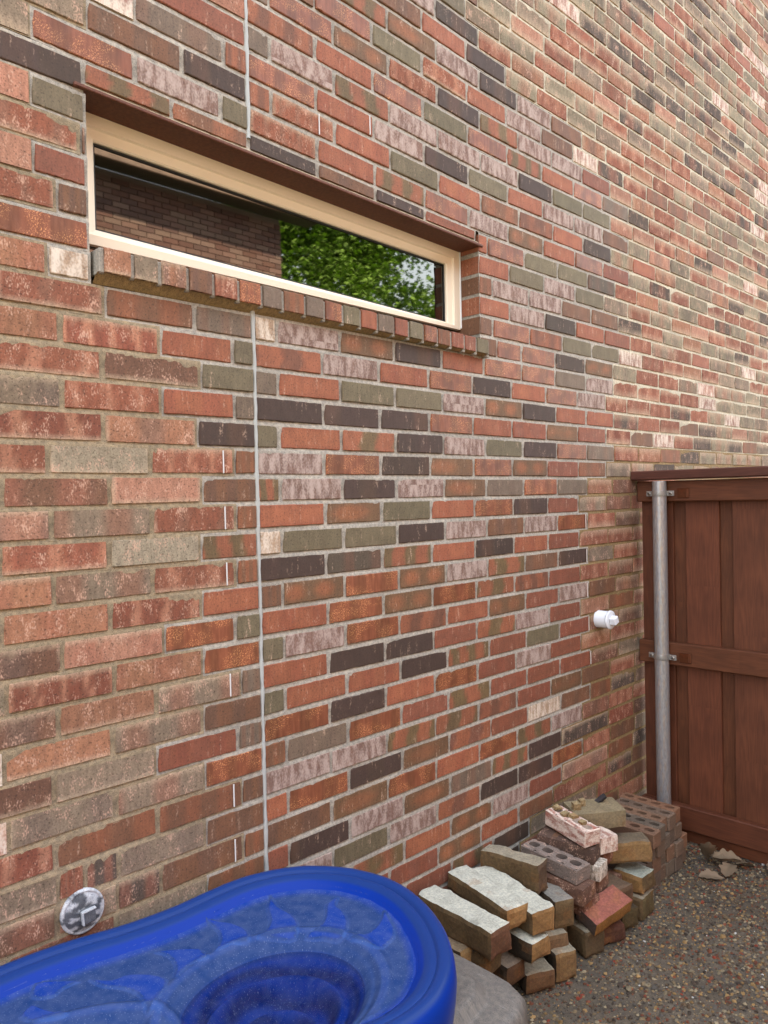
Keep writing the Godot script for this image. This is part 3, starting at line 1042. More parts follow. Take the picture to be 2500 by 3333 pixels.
func build_stones() -> void:
	var grey := lin(226, 222, 204, 0.95)
	var dull := lin(184, 170, 146, 0.82)
	var tan := lin(144, 116, 80, 0.66)
	var ochre := lin(194, 146, 92, 0.74)
	var dark := lin(104, 86, 66, 0.62)
	# front end of the top edge (x, y, z), turn, (width, height, length), tones, label
	var list := [
		[1.678, 0.275, 0.316, -3.0, Vector3(0.088, 0.085, 0.295), grey, tan, lin(150, 104, 76, 0.66), "long pale grey stone nearest the blue tray, on the top of the pile"],
		[1.776, 0.287, 0.302, -13.0, Vector3(0.085, 0.062, 0.29), grey * 0.97, tan, ochre, "slanted pale stone with a yellowish end between two longer ones"],
		[1.842, 0.268, 0.345, -14.0, Vector3(0.092, 0.075, 0.315), grey * 1.02, tan, ochre, "palest long stone with a chipped back corner, third from the tray"],
		[2.005, 0.315, 0.235, 11.0, Vector3(0.066, 0.098, 0.205), dull * 1.05, tan * 0.95, lin(132, 104, 80, 0.66), "tall brown sided stone set against the wall behind the pale ones"],
		[1.652, 0.197, 0.222, 2.0, Vector3(0.082, 0.07, 0.17), lin(186, 160, 128, 0.7), dark, lin(214, 172, 116, 0.74), "beige stone with a bright broken end half hidden by the blue tray"],
		[1.828, 0.190, 0.345, -4.0, Vector3(0.086, 0.062, 0.25), grey * 0.9, dark * 0.55, ochre * 0.9, "dark sided stone under the overhanging ends of the pale ones"],
		[2.012, 0.215, 0.305, -23.0, Vector3(0.072, 0.088, 0.20), lin(178, 170, 158, 0.72), dark, tan, "white stained stone under the tall brown one"],
		[1.775, 0.122, 0.292, -6.0, Vector3(0.08, 0.06, 0.22), lin(170, 150, 130, 0.7), dark * 0.7, lin(126, 90, 62, 0.62), "brown stone under the longest pale one, near the ground"],
		[1.868, 0.060, 0.312, -29.0, Vector3(0.1, 0.06, 0.17), dull * 0.85, dark * 0.5, lin(150, 110, 76, 0.66), "brown and cream stone on the ground at the front of the pile"],
		[1.966, 0.088, 0.336, -23.0, Vector3(0.082, 0.088, 0.16), dull * 0.95, dark * 0.6, lin(170, 132, 88, 0.68), "upright orange veined stone on the ground, rightmost of the pale pile"],
		[1.90, 0.128, 0.272, -26.0, Vector3(0.235, 0.062, 0.10), dull * 0.8, tan, lin(158, 122, 88, 0.66), "long stone laid crosswise low in the pile"],
		[2.135, 0.088, 0.336, -19.0, Vector3(0.088, 0.088, 0.19), dull * 0.82, tan * 0.8, lin(128, 104, 74, 0.64), "big rough brown stone on the ground under the red topped brick"],
		[2.318, 0.152, 0.338, -13.0, Vector3(0.088, 0.066, 0.17), lin(144, 116, 92, 0.68), lin(134, 104, 80, 0.64), lin(140, 106, 78, 0.66), "brown stone between the red topped brick and the pale green stone"],
		[2.476, 0.147, 0.350, 3.0, Vector3(0.098, 0.062, 0.12), lin(206, 208, 190, 0.76), ochre * 0.9, tan, "pale green topped stone on the upper of two blocks by the cored bricks"],
		[2.462, 0.080, 0.352, 6.0, Vector3(0.098, 0.078, 0.14), dull * 0.8, tan * 0.9, lin(132, 112, 74, 0.66), "olive brown stone on the ground under the pale green one"],
		[2.235, 0.056, 0.345, -22.0, Vector3(0.10, 0.054, 0.14), lin(130, 84, 66, 0.64), dark * 0.7, lin(122, 80, 62, 0.62), "low reddish brown block on the ground beside the big rough stone"],
		[2.342, 0.074, 0.346, -23.0, Vector3(0.075, 0.07, 0.12), dark * 1.1, dark * 0.6, lin(120, 100, 66, 0.62), "small dark olive stone on the ground"],
		[2.405, 0.258, 0.292, -40.0, Vector3(0.2, 0.075, 0.085), lin(150, 130, 106, 0.68), lin(164, 126, 84, 0.68), lin(172, 134, 88, 0.7), "tan block lying slantwise in front of the cored bricks"],
	]
	var fills := [[1.60, 0.12, 0.17, 0.0, Vector3(0.09, 0.08, 0.24)], [1.70, 0.185, 0.27, 3.0, Vector3(0.085, 0.07, 0.22)], [1.93, 0.18, 0.25, -8.0, Vector3(0.08, 0.07, 0.2)], [2.06, 0.10, 0.25, -8.0, Vector3(0.09, 0.08, 0.19)], [2.02, 0.215, 0.16, 5.0, Vector3(0.09, 0.08, 0.13)], [1.67, 0.06, 0.26, 5.0, Vector3(0.1, 0.06, 0.2)]]
	var n := 0
	for q in list:
		var s: Vector3 = q[4]
		var acc := rough_block(s, 0.0046, 0.011, q[5], q[6], q[7], 17.0 * n + 3.0)
		var t := thing("stone", q[8], "stone", Vector3.ZERO, "rough building stones heaped against the wall")
		var bs := Basis(Vector3.UP, deg_to_rad(q[3]))
		t.transform = Transform3D(bs, Vector3(q[0], q[1] - s.y, q[2]) + bs * Vector3(0, 0, -s.z * 0.5))
		var o := obj("block", acc.mesh(mats["stone"]), null, t)
		o.position = Vector3(0, s.y * 0.5, 0)
		n += 1
	for q in fills:
		var s: Vector3 = q[4]
		var acc := rough_block(s, 0.005, 0.011, dull * 0.9, tan * 0.8, tan, 17.0 * n + 3.0, 0.018)
		var t := thing("stone", ["stone hidden deep under the beige one by the tray", "stone under the longest pale one, behind the brown block", "stone under the palest long one", "stone behind the big rough one", "stone under the tall brown one at the wall", "lowest stone beside the grey tub"][n - list.size()], "stone", Vector3.ZERO, "rough building stones heaped against the wall")
		var bs := Basis(Vector3.UP, deg_to_rad(q[3]))
		t.transform = Transform3D(bs, Vector3(q[0], q[1] - s.y, q[2]) + bs * Vector3(0, 0, -s.z * 0.5))
		var o := obj("block", acc.mesh(mats["stone"]), null, t)
		o.position = Vector3(0, s.y * 0.5, 0)
		n += 1


# a brick pierced by a row of oval slots; its length runs along z, its middle at the origin
func cored(s: Vector3, slots: int, col: Color, r: RandomNumberGenerator) -> Acc:
	var acc := Acc.new()
	var h := s * 0.5
	var tu := Vector2(r.randf() * 3.0, r.randf() * 3.0)
	var bev := 0.003
	# the sides: a box without its top
	var b := Acc.new()
	b.box(s, Transform3D(), col, bev)
	for k in range(0, b.i.size(), 3):
		if b.n[b.i[k]].y > 0.9:
			continue
		for j in 3:
			acc.i.append(acc.v.size())
			var m := b.i[k + j]
			acc.vert(b.v[m], b.n[m], b.uv[m] + tu, col * r.randf_range(0.97, 1.03))
	var pitch := (s.z - 2.0 * bev) / slots
	var wx := h.x - bev
	for k in slots:
		var zc := -h.z + bev + pitch * (k + 0.5)
		var rx := s.x * 0.2
		var rz := pitch * 0.34
		var seg := 24
		var col2: Color = col * 0.9
		for a in seg:
			var q := []
			for e in 2:
				var an := TAU * (a + e) / seg
				var cx := cos(an)
				var sz := sin(an)
				var m := maxf(absf(cx) / wx, absf(sz) / (pitch * 0.5))
				q.append(Vector3(cx / m, h.y, zc + sz / m))
				# a slot with round ends
				var p := pow(pow(absf(cx) / rx, 3.0) + pow(absf(sz) / rz, 3.0), -1.0 / 3.0) * (1.0 + 0.05 * nz.get_noise_2d(an * 60.0 + k * 90.0, s.x * 900.0 + tu.x * 50.0))
				q.append(Vector3(cx * p, h.y, zc + sz * p))
			var d := Vector3(0, -s.y * 0.96, 0)
			acc.quad(q[1], q[3], q[2], q[0], col, Vector2(q[1].x, q[1].z) + tu, Vector2(q[3].x, q[3].z) + tu, Vector2(q[2].x, q[2].z) + tu, Vector2(q[0].x, q[0].z) + tu)
			acc.quad(q[1], q[1] + d, q[3] + d, q[3], col2 * 0.8, tu, tu + Vector2(0, 0.05), tu + Vector2(0.005, 0.05), tu + Vector2(0.005, 0))
	return acc


func build_loose_bricks() -> void:
	var r := RandomNumberGenerator.new()
	r.seed = 31
	var tones_c := [lin(134, 110, 92, 0.66), lin(148, 112, 88, 0.68), lin(118, 102, 90, 0.66), lin(158, 112, 84, 0.7), lin(124, 110, 96, 0.66), lin(140, 104, 82, 0.68)]
	var layer_name := ["bottom", "second", "third", "top"]
	var ord := ["first", "second", "third", "fourth", "fifth", "sixth"]
	for y in 4:
		var cols := 6 if y < 2 else 5
		for x in cols:
			var px := 2.868 - 0.0615 * x
			if y < 2:
				px += 0.045
			var col: Color = tones_c[(x * 2 + y * 3 + (x * y) % 2) % 6] * r.randf_range(0.9, 1.08)
			var acc := cored(Vector3(0.0585, 0.0555, 0.23), 4, col, r)
			var t := thing("cored_brick", "four hole brick, %s from the fence in the %s layer of the neat stack" % [ord[x], layer_name[y]], "brick", Vector3.ZERO, "cored bricks stacked by the fence")
			var push := r.randf_range(-0.012, 0.012) + (0.018 if x >= 3 and y == 3 else 0.0)
			t.transform = at_deg(Vector3(px, 0.001 + 0.0568 * y, 0.162 + push + 0.006 * (x % 2)), r.randf_range(-1.5, 1.5))
			var o := obj("clay_body", acc.mesh(mats["clay_new"]), null, t)
			o.position = Vector3(0, 0.0278, 0)
	# loose ones: middle of the base, turns, size, tone, slots, material, label
	var list := [
		[Vector3(2.133, 0.232, 0.19), Vector3(-4, 2, 0), Vector3(0.075, 0.05, 0.225), lin(142, 130, 122, 0.7), 4, "clay_old", "grey whitewashed brick with three open slots leaning over the brown one"],
		[Vector3(2.228, 0.25, 0.185), Vector3(12, 2, 2), Vector3(0.082, 0.055, 0.2), lin(86, 66, 58, 0.66), 0, "clay_old", "dark sided brick with a white end, under the red brick with mortar lumps"],
		[Vector3(2.24, 0.312, 0.19), Vector3(-14, 4, 0), Vector3(0.07, 0.054, 0.19), lin(176, 88, 68, 0.74), 4, "clay_smear", "red brick with tan mortar lumps on its top"],
		[Vector3(2.395, 0.30, 0.185), Vector3(56, 0, 3), Vector3(0.11, 0.062, 0.19), lin(176, 156, 122, 0.74), 0, "mortar", "brick wholly coated in old mortar with two lumps and a slate sliver"],
		[Vector3(2.335, 0.255, 0.215), Vector3(-20, 0, 0), Vector3(0.075, 0.056, 0.17), lin(170, 92, 72, 0.72), 0, "clay_smear", "red brick streaked white behind the red lumpy one"],
		[Vector3(2.115, 0.172, 0.232), Vector3(3, 0, 0), Vector3(0.085, 0.056, 0.19), lin(110, 74, 58, 0.64), 0, "clay_old", "dark brown brick under the whitewashed one"],
		[Vector3(2.232, 0.195, 0.21), Vector3(10, 0, 0), Vector3(0.075, 0.052, 0.19), lin(128, 112, 94, 0.66), 0, "clay_smear", "grey brown brick under the dark sided one"],
		[Vector3(2.165, 0.116, 0.22), Vector3(-6, 0, 0), Vector3(0.08, 0.055, 0.19), lin(126, 82, 64, 0.64), 0, "clay_old", "brick low in the rubble, under the dark brown one"],
		[Vector3(2.255, 0.139, 0.2), Vector3(8, 0, 0), Vector3(0.08, 0.055, 0.19), lin(138, 96, 74, 0.66), 0, "clay_old", "brick low in the rubble, behind the red topped one"],
		[Vector3(2.345, 0.197, 0.17), Vector3(4, 0, 0), Vector3(0.1, 0.056, 0.2), lin(140, 90, 70, 0.66), 0, "clay_old", "brick at the wall under the white streaked red one"],
		[Vector3(2.37, 0.24, 0.115), Vector3(4, 0, 0), Vector3(0.16, 0.058, 0.1), lin(136, 92, 74, 0.66), 0, "clay_old", "brick at the wall that carries the mortar coated one"],
		[Vector3(2.30, 0.083, 0.19), Vector3(2, 0, 0), Vector3(0.24, 0.056, 0.18), lin(136, 96, 76, 0.66), 0, "clay_old", "wide brick at the bottom of the rubble by the wall"],
	]
	var n := 0
	for q in list:
		var s: Vector3 = q[2]
		var e: Vector3 = q[1]
		var t := thing("loose_brick", q[6], "brick", Vector3.ZERO, "loose bricks in the rubble heap")
		t.transform = at_deg(q[0], e.x, e.y, e.z)
		var acc: Acc
		if q[4] > 0:
			acc = cored(s, q[4], q[3], r)
		else:
			acc = rough_block(s, 0.0016, 0.006, q[3] * 1.05, q[3], q[3], 11.0 * n + 5.0, 0.016)
			if q[5] != "mortar":
				for k in acc.uv.size():
					var p := acc.v[k]
					var m := acc.n[k].abs()
					acc.uv[k] = Vector2(p.x, p.z) if m.y > 0.6 else (Vector2(p.z, p.y) if m.x > m.z else Vector2(p.x, p.y))
		var o := obj("clay_body", acc.mesh(mats["stone" if q[5] == "mortar" else q[5]]), null, t)
		o.position = Vector3(0, s.y * 0.5, 0)
		var lumps := []
		if n == 2:
			lumps = [Vector3(0, 0, 0.045), Vector3(0.004, 0, -0.002), Vector3(-0.004, 0, -0.03), Vector3(0, 0, -0.075)]
		elif n == 3:
			lumps = [Vector3(-0.012, 0.006, -0.075), Vector3(0.012, 0.006, -0.045)]
		for l in lumps:
			var la := rough_block(Vector3(0.03, 0.016 if n == 2 else 0.028, 0.03), 0.005, 0.009, lin(206, 178, 132, 0.72), lin(190, 160, 116, 0.7), lin(190, 160, 116, 0.7), r.randf() * 90.0, 0.006)
			var lo := obj("mortar_lump", la.mesh(mats["stone"]), null, t)
			lo.position = Vector3(l.x, s.y + l.y + 0.004, l.z)
		if n == 3:
			var sl := rough_block(Vector3(0.02, 0.012, 0.14), 0.002, 0.003, lin(92, 84, 86, 0.6), lin(80, 74, 76, 0.6), lin(80, 74, 76, 0.6), 9.0, 0.012)
			var so := obj("slate_sliver", sl.mesh(mats["stone"]), null, t)
			so.transform = at_deg(Vector3(0.036, s.y * 0.62, 0.0), -20, -42, 22)
		n += 1
	# the broken brick with the clean red face
	var acc := rough_block(Vector3(0.175, 0.05, 0.082), 0.002, 0.006, lin(196, 120, 102, 0.68), lin(112, 92, 82, 0.62), lin(196, 140, 76, 0.7), 71.0, 0.012)
	var t := thing("loose_brick", "broken brick with a clean salmon red face and yellow mortared edge", "brick", Vector3.ZERO, "loose bricks in the rubble heap")
	t.transform = at_deg(Vector3(2.205, 0.096, 0.322), -8, 18, 9)
	var o := obj("clay_body", acc.mesh(mats["stone"]), null, t)
	o.position = Vector3(0, 0.027, 0)


# ---------- the blue tray, its water, and the tub below ----------
func tray_outline() -> PackedVector2Array:
	var c := Curve2D.new()
	var p := [Vector2(0.50, 0.006), Vector2(0.61, 0.018), Vector2(0.70, 0.04), Vector2(0.765, 0.052), Vector2(0.84, 0.057), Vector2(0.92, 0.054), Vector2(1.00, 0.057), Vector2(1.08, 0.080), Vector2(1.155, 0.128), Vector2(1.215, 0.205), Vector2(1.245, 0.29), Vector2(1.25, 0.36), Vector2(1.236, 0.435),
		Vector2(1.205, 0.51), Vector2(1.165, 0.575), Vector2(1.115, 0.632), Vector2(1.06, 0.672), Vector2(0.99, 0.70), Vector2(0.91, 0.705), Vector2(0.82, 0.685), Vector2(0.74, 0.66), Vector2(0.66, 0.655), Vector2(0.56, 0.675), Vector2(0.45, 0.695), Vector2(0.33, 0.685), Vector2(0.22, 0.645),
		Vector2(0.13, 0.575), Vector2(0.07, 0.48), Vector2(0.05, 0.37), Vector2(0.065, 0.25), Vector2(0.12, 0.14), Vector2(0.21, 0.06), Vector2(0.35, 0.012)]
	var n := p.size()
	for k in n + 1:
		var a: Vector2 = p[(k + n - 1) % n]
		var b: Vector2 = p[k % n]
		var d: Vector2 = p[(k + 1) % n]
		c.add_point(b, (a - d) / 6.0, (d - a) / 6.0)
	var out := PackedVector2Array()
	for k in n:
		for s in 4:
			out.append(c.sample(k, s / 4.0))
	return out


func ease_line(x: float, pts: Array) -> float:
	for k in pts.size() - 1:
		if x < pts[k + 1].x:
			return lerpf(pts[k].y, pts[k + 1].y, sstep(0.0, 1.0, (x - pts[k].x) / (pts[k + 1].x - pts[k].x)))
	return pts[-1].y


var leaves := []   # (bounds, outline) of the leaves moulded into the tray's ledge


func tray_leaves() -> void:
	for a in [
		[Vector2(1.029, 0.151), Vector2(0.998, 0.183), Vector2(0.971, 0.231), Vector2(0.934, 0.261), Vector2(0.914, 0.266), Vector2(0.942, 0.287), Vector2(0.970, 0.313), Vector2(1.004, 0.281), Vector2(1.016, 0.241), Vector2(1.015, 0.198)],
		[Vector2(1.137, 0.263), Vector2(1.100, 0.268), Vector2(1.063, 0.307), Vector2(1.023, 0.330), Vector2(0.990, 0.330), Vector2(1.013, 0.358), Vector2(1.034, 0.391), Vector2(1.078, 0.360), Vector2(1.102, 0.318), Vector2(1.110, 0.284)],
		[Vector2(1.163, 0.387), Vector2(1.120, 0.412), Vector2(1.081, 0.420), Vector2(1.043, 0.405), Vector2(1.053, 0.438), Vector2(1.058, 0.476), Vector2(1.087, 0.474), Vector2(1.111, 0.466), Vector2(1.135, 0.442)],
		[Vector2(0.873, 0.130), Vector2(0.871, 0.182), Vector2(0.853, 0.219), Vector2(0.827, 0.240), Vector2(0.861, 0.243), Vector2(0.887, 0.261), Vector2(0.908, 0.236), Vector2(0.912, 0.205), Vector2(0.901, 0.168)],
		[Vector2(0.741, 0.153), Vector2(0.753, 0.188), Vector2(0.744, 0.231), Vector2(0.727, 0.256), Vector2(0.766, 0.242), Vector2(0.801, 0.248), Vector2(0.805, 0.227), Vector2(0.806, 0.209), Vector2(0.780, 0.183)],
		[Vector2(0.609, 0.144), Vector2(0.618, 0.181), Vector2(0.642, 0.216), Vector2(0.653, 0.255), Vector2(0.648, 0.286), Vector2(0.640, 0.316), Vector2(0.666, 0.295), Vector2(0.706, 0.260), Vector2(0.701, 0.224), Vector2(0.667, 0.185), Vector2(0.635, 0.177)],
		[Vector2(0.591, 0.133), Vector2(0.561, 0.104), Vector2(0.528, 0.090), Vector2(0.513, 0.118), Vector2(0.537, 0.140), Vector2(0.562, 0.131)],
		[Vector2(0.503, 0.139), Vector2(0.489, 0.145), Vector2(0.478, 0.158), Vector2(0.487, 0.187), Vector2(0.508, 0.204), Vector2(0.535, 0.213), Vector2(0.515, 0.175)],
	]:
		var c := Curve2D.new()
		var n: int = a.size()
		for k in n:
			var t: Vector2 = (a[(k + 1) % n] - a[(k + n - 1) % n]) / 6.0
			if k == 0:
				t = Vector2.ZERO
			c.add_point(a[k], -t, t)
		c.add_point(a[0])
		var poly := PackedVector2Array()
		for k in n:
			for s in 3:
				poly.append(c.sample(k, s / 3.0))
		var box := Rect2(poly[0], Vector2.ZERO)
		for q in poly:
			box = box.expand(q)
		leaves.append([box.grow(0.008), poly])


func tray_height(p: Vector2, inside: float) -> Vector2:   # (height against the rim, how dusty)
	# rim: a round lip, a groove, a second round and the slope to the ledge
	var y := ease_line(inside, [Vector2(0.0, -0.016), Vector2(0.010, -0.003), Vector2(0.022, 0.0), Vector2(0.034, -0.004), Vector2(0.037, -0.0075), Vector2(0.041, -0.005), Vector2(0.060, -0.010), Vector2(0.078, -0.026), Vector2(0.090, -0.030), Vector2(0.100, -0.0315), Vector2(2.0, -0.0315)])
	var dust := sstep(0.075, 0.10, inside) * 0.9 + 0.12
	if inside > 0.088:
		# the big basin to the right and the small one at the left
		for q in [[Vector2(0.83, 0.435), 0.217, 0.182, 0.0, 0.10], [Vector2(0.40, 0.40), 0.275, 0.205, 0.0, 0.09]]:
			var d: Vector2 = (p - q[0]).rotated(deg_to_rad(q[3]))
			var rr := sqrt(pow(d.x / q[1], 2.0) + pow(d.y / q[2], 2.0))
			var sc: float = minf(q[1], q[2])
			var k := (1.0 - rr) * sc
			if k > -0.03 and k <= 0.0:
				y += 0.004 * sstep(-0.022, -0.012, k) * (1.0 - 0.6 * sstep(-0.008, 0.0, k))
			if k > 0.0:
				y += 0.0016 - q[4] * ease_line(k, [Vector2(0.0, 0.0), Vector2(0.016, 0.10), Vector2(0.05, 0.40), Vector2(0.062, 0.50), Vector2(0.070, 0.44), Vector2(0.10, 0.78), Vector2(0.112, 0.86), Vector2(0.120, 0.78), Vector2(0.15, 1.0), Vector2(1.0, 1.02)])
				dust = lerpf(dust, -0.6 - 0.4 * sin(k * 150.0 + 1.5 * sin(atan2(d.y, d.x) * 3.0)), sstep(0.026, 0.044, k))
			if k > -0.014 and k < 0.006:
				dust += 0.9 * (1.0 - sstep(0.003, 0.010, absf(k + 0.004)))
	for q in leaves:
		var box: Rect2 = q[0]
		if box.has_point(p):
			var poly: PackedVector2Array = q[1]
			var best := 9.0
			for k in poly.size():
				var s := Geometry2D.get_closest_point_to_segment(p, poly[k], poly[(k + 1) % poly.size()])
				best = minf(best, p.distance_to(s))
			if not Geometry2D.is_point_in_polygon(p, poly):
				best = -best
			y += 0.0042 * sstep(-0.0035, 0.0025, best)
			dust -= 0.75 * sstep(-0.001, 0.004, best)
			dust += 1.1 * (1.0 - sstep(0.0012, 0.0042, absf(best + 0.002)))
	return Vector2(y, dust)


func build_tray() -> void:
	var rim := 0.575
	tray_leaves()
	var line := tray_outline()
	var tray := thing("water_tray", "kidney shaped blue plastic tray with a wide rim and moulded leaves, holding water", "tray", Vector3(0.7, 0.0, 0.36))
	var off := Vector3(-0.7, 0, -0.36)
	var acc := Acc.new()
	# rings that follow the outline inwards, then a grid for the floor
	var x0 := 0.02
	var z0 := -0.02
	var fine := 3
	var cw := 131
	var ch := 79
	var w := cw * fine
	var h := ch * fine
	var wide := 0.0096
	var step := wide / fine
	var coarse := PackedFloat32Array()
	coarse.resize((cw + 1) * (ch + 1))
	var n := line.size()
	for y in ch + 1:
		for x in cw + 1:
			var p := Vector2(x0 + x * wide, z0 + y * wide)
			var best := 9.0
			for k in range(0, n):
				var a := line[k]
				var b := line[(k + 1) % n]
				var ab := b - a
				var t := clampf((p - a).dot(ab) / ab.length_squared(), 0.0, 1.0)
				best = minf(best, p.distance_squared_to(a + ab * t))
			best = sqrt(best)
			if not Geometry2D.is_point_in_polygon(p, line):
				best = -best
			coarse[y * (cw + 1) + x] = best
	var dist := PackedFloat32Array()
	dist.resize((w + 1) * (h + 1))
	for y in h + 1:
		for x in w + 1:
			dist[y * (w + 1) + x] = bil(coarse, cw, ch, float(x) / fine, float(y) / fine)
	var blue := lin(18, 68, 184, 0.52)
	var dusty := lin(52, 82, 148, 0.44)
	var ring_end := 0.075
	var index := {}
	for y in h + 1:
		for x in w + 1:
			var d := dist[y * (w + 1) + x]
			if d < ring_end - 0.006:
				continue
			var p := Vector2(x0 + x * step, z0 + y * step)
			var q := tray_height(p, d)
			var e := 0.0024
			# slope from close neighbours of the same surface
			var gx := (tray_height(p + Vector2(e, 0), bil(dist, w, h, (p.x + e - x0) / step, (p.y - z0) / step)).x - tray_height(p - Vector2(e, 0), bil(dist, w, h, (p.x - e - x0) / step, (p.y - z0) / step)).x) / (2.0 * e)
			var gz := (tray_height(p + Vector2(0, e), bil(dist, w, h, (p.x - x0) / step, (p.y + e - z0) / step)).x - tray_height(p - Vector2(0, e), bil(dist, w, h, (p.x - x0) / step, (p.y - e - z0) / step)).x) / (2.0 * e)
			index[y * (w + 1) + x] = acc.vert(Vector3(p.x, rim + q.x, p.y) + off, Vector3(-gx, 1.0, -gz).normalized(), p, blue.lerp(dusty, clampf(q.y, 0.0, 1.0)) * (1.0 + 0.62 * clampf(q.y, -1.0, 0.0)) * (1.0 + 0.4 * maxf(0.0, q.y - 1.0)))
	for y in h:
		for x in w:
			var a := y * (w + 1) + x
			if index.has(a) and index.has(a + 1) and index.has(a + w + 1) and index.has(a + w + 2):
				acc.i.append_array(PackedInt32Array([index[a], index[a + 1], index[a + w + 2], index[a], index[a + w + 2], index[a + w + 1]]))
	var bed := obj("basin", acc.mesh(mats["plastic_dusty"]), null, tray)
	bed.set_meta("label", "dusty ledge and basins inside the rim")
	# the rim and the outer wall as a swept profile (inward distance, height)
	var prof := [Vector2(0.03, -0.125), Vector2(0.012, -0.12), Vector2(0.004, -0.10), Vector2(0.0, -0.07), Vector2(-0.002, -0.045), Vector2(0.0, -0.024), Vector2(0.004, -0.010), Vector2(0.011, -0.0025), Vector2(0.020, 0.0), Vector2(0.029, -0.0012), Vector2(0.0335, -0.0045), Vector2(0.0355, -0.0078), Vector2(0.0385, -0.0078), Vector2(0.042, -0.0052), Vector2(0.050, -0.0062), Vector2(0.058, -0.0100), Vector2(0.064, -0.0142), Vector2(0.070, -0.0195), Vector2(0.076, -0.0250), Vector2(0.080, -0.0272)]
	var ra := Acc.new()
	var pts := PackedVector3Array()
	var uvs := PackedVector2Array()
	var cols := PackedColorArray()
	for q in prof:
		for k in n + 1:
			var a := line[(k + n - 1) % n]
			var b := line[(k + 1) % n]
			var tn := (b - a).normalized()
			var inn := Vector2(-tn.y, tn.x)
			if not Geometry2D.is_point_in_polygon(line[k % n] + inn * 0.01, line):
				inn = -inn
			var p: Vector2 = line[k % n] + inn * q.x
			pts.append(Vector3(p.x, rim + q.y + 0.0006 * nz.get_noise_2d(p.x * 300.0, p.y * 300.0 + q.x * 900.0), p.y) + off)
			uvs.append(p + Vector2(0, q.y))
			cols.append(blue.lerp(dusty, 0.75 if q.x > 0.006 and q.x < 0.06 else 0.15))
	ra.grid(pts, uvs, cols, n, prof.size() - 1)
	flip_if_down(ra)
	var ro := obj("rim", ra.mesh(mats["plastic_blue"]), null, tray)
	ro.set_meta("label", "rounded blue rim and outer wall")
	# standing water
	var wa := Acc.new()
	for q in [[Vector2(0.83, 0.435), 0.217, 0.182, 0.0], [Vector2(0.40, 0.40), 0.275, 0.205, 0.0]]:
		for k in 48:
			var a0 := TAU * k / 48.0
			var a1 := TAU * (k + 1) / 48.0
			var c0: Vector2 = Vector2(cos(a0) * q[1] * 0.99, sin(a0) * q[2] * 0.99).rotated(deg_to_rad(-q[3])) + q[0]
			var c1: Vector2 = Vector2(cos(a1) * q[1] * 0.99, sin(a1) * q[2] * 0.99).rotated(deg_to_rad(-q[3])) + q[0]
			var m: Vector2 = q[0]
			var wy := rim - 0.052
			wa.tri(Vector3(m.x, wy, m.y), Vector3(c1.x, wy, c1.y), Vector3(c0.x, wy, c0.y), Color.WHITE)
	obj("standing_water", wa.mesh(mats["water"]), null, self).set_meta("kind", "structure")
	# the tub that carries the tray
	var tub := thing("plastic_tub", "worn grey brown plastic tub with rounded corners under the blue tray", "tub", Vector3(0.75, 0, 0.4))
	var body := Acc.new()
	var levels := [[-0.012, 0.0, 0.0], [-0.004, 0.25, 0.0], [0.0, 0.36, 0.0], [0.003, 0.385, 0.0], [0.010, 0.398, 0.0], [0.022, 0.403, 0.0], [0.058, 0.404, 0.0], [0.066, 0.407, 0.0], [0.078, 0.424, 0.0], [0.086, 0.4285, 0.0], [0.10, 0.430, 0.0], [0.2, 0.430, 0.0]]
	pts = PackedVector3Array()
	uvs = PackedVector2Array()
	cols = PackedColorArray()
	var seg := 80
	for q in levels:
		for k in seg + 1:
			var an := TAU * k / seg
			var hx := 0.60 - float(q[0])
			var hz := 0.285 - float(q[0])
			var pw := 9.0
			var m := pow(pow(absf(cos(an)) / hx, pw) + pow(absf(sin(an)) / hz, pw), -1.0 / pw)
			var p := Vector3(cos(an) * m, q[1] + 0.001 * nz.get_noise_2d(k * 30.0, float(q[1]) * 800.0), sin(an) * m)
			pts.append(p)
			uvs.append(Vector2(p.x, p.z + p.y))
			cols.append(lin(150, 141, 132, 0.66))
	body.grid(pts, uvs, cols, seg, levels.size() - 1)
	var mid := body.v.size()
	body.vert(Vector3(0, 0.43, 0), Vector3.UP, Vector2(0, 0.43), lin(150, 141, 132, 0.66))
	for k in seg:
		body.i.append_array(PackedInt32Array([mid, mid - (seg + 1) + k, mid - (seg + 1) + k + 1]))
	flip_if_down(body)
	obj("tub_body", body.mesh(mats["plastic_tub"]), null, tub)


func bil(d: PackedFloat32Array, w: int, h: int, x: float, y: float) -> float:
	var xi := clampi(int(x), 0, w - 1)
	var yi := clampi(int(y), 0, h - 1)
	var fx := x - xi
	var fy := y - yi
	return lerpf(lerpf(d[yi * (w + 1) + xi], d[yi * (w + 1) + xi + 1], fx), lerpf(d[(yi + 1) * (w + 1) + xi], d[(yi + 1) * (w + 1) + xi + 1], fx), fy)


func flip_if_down(acc: Acc) -> void:      # a swept ring whose upper side faces down is turned inside out
	var top := -9.0
	var s := 0.0
	for k in acc.v.size():
		top = maxf(top, acc.v[k].y)
	for k in acc.v.size():
		if acc.v[k].y > top - 0.004:
			s += acc.n[k].y
	if s < 0.0:
		for k in acc.n.size():
			acc.n[k] = -acc.n[k]
		for k in range(0, acc.i.size(), 3):
			var m := acc.i[k]
			acc.i[k] = acc.i[k + 1]
			acc.i[k + 1] = m


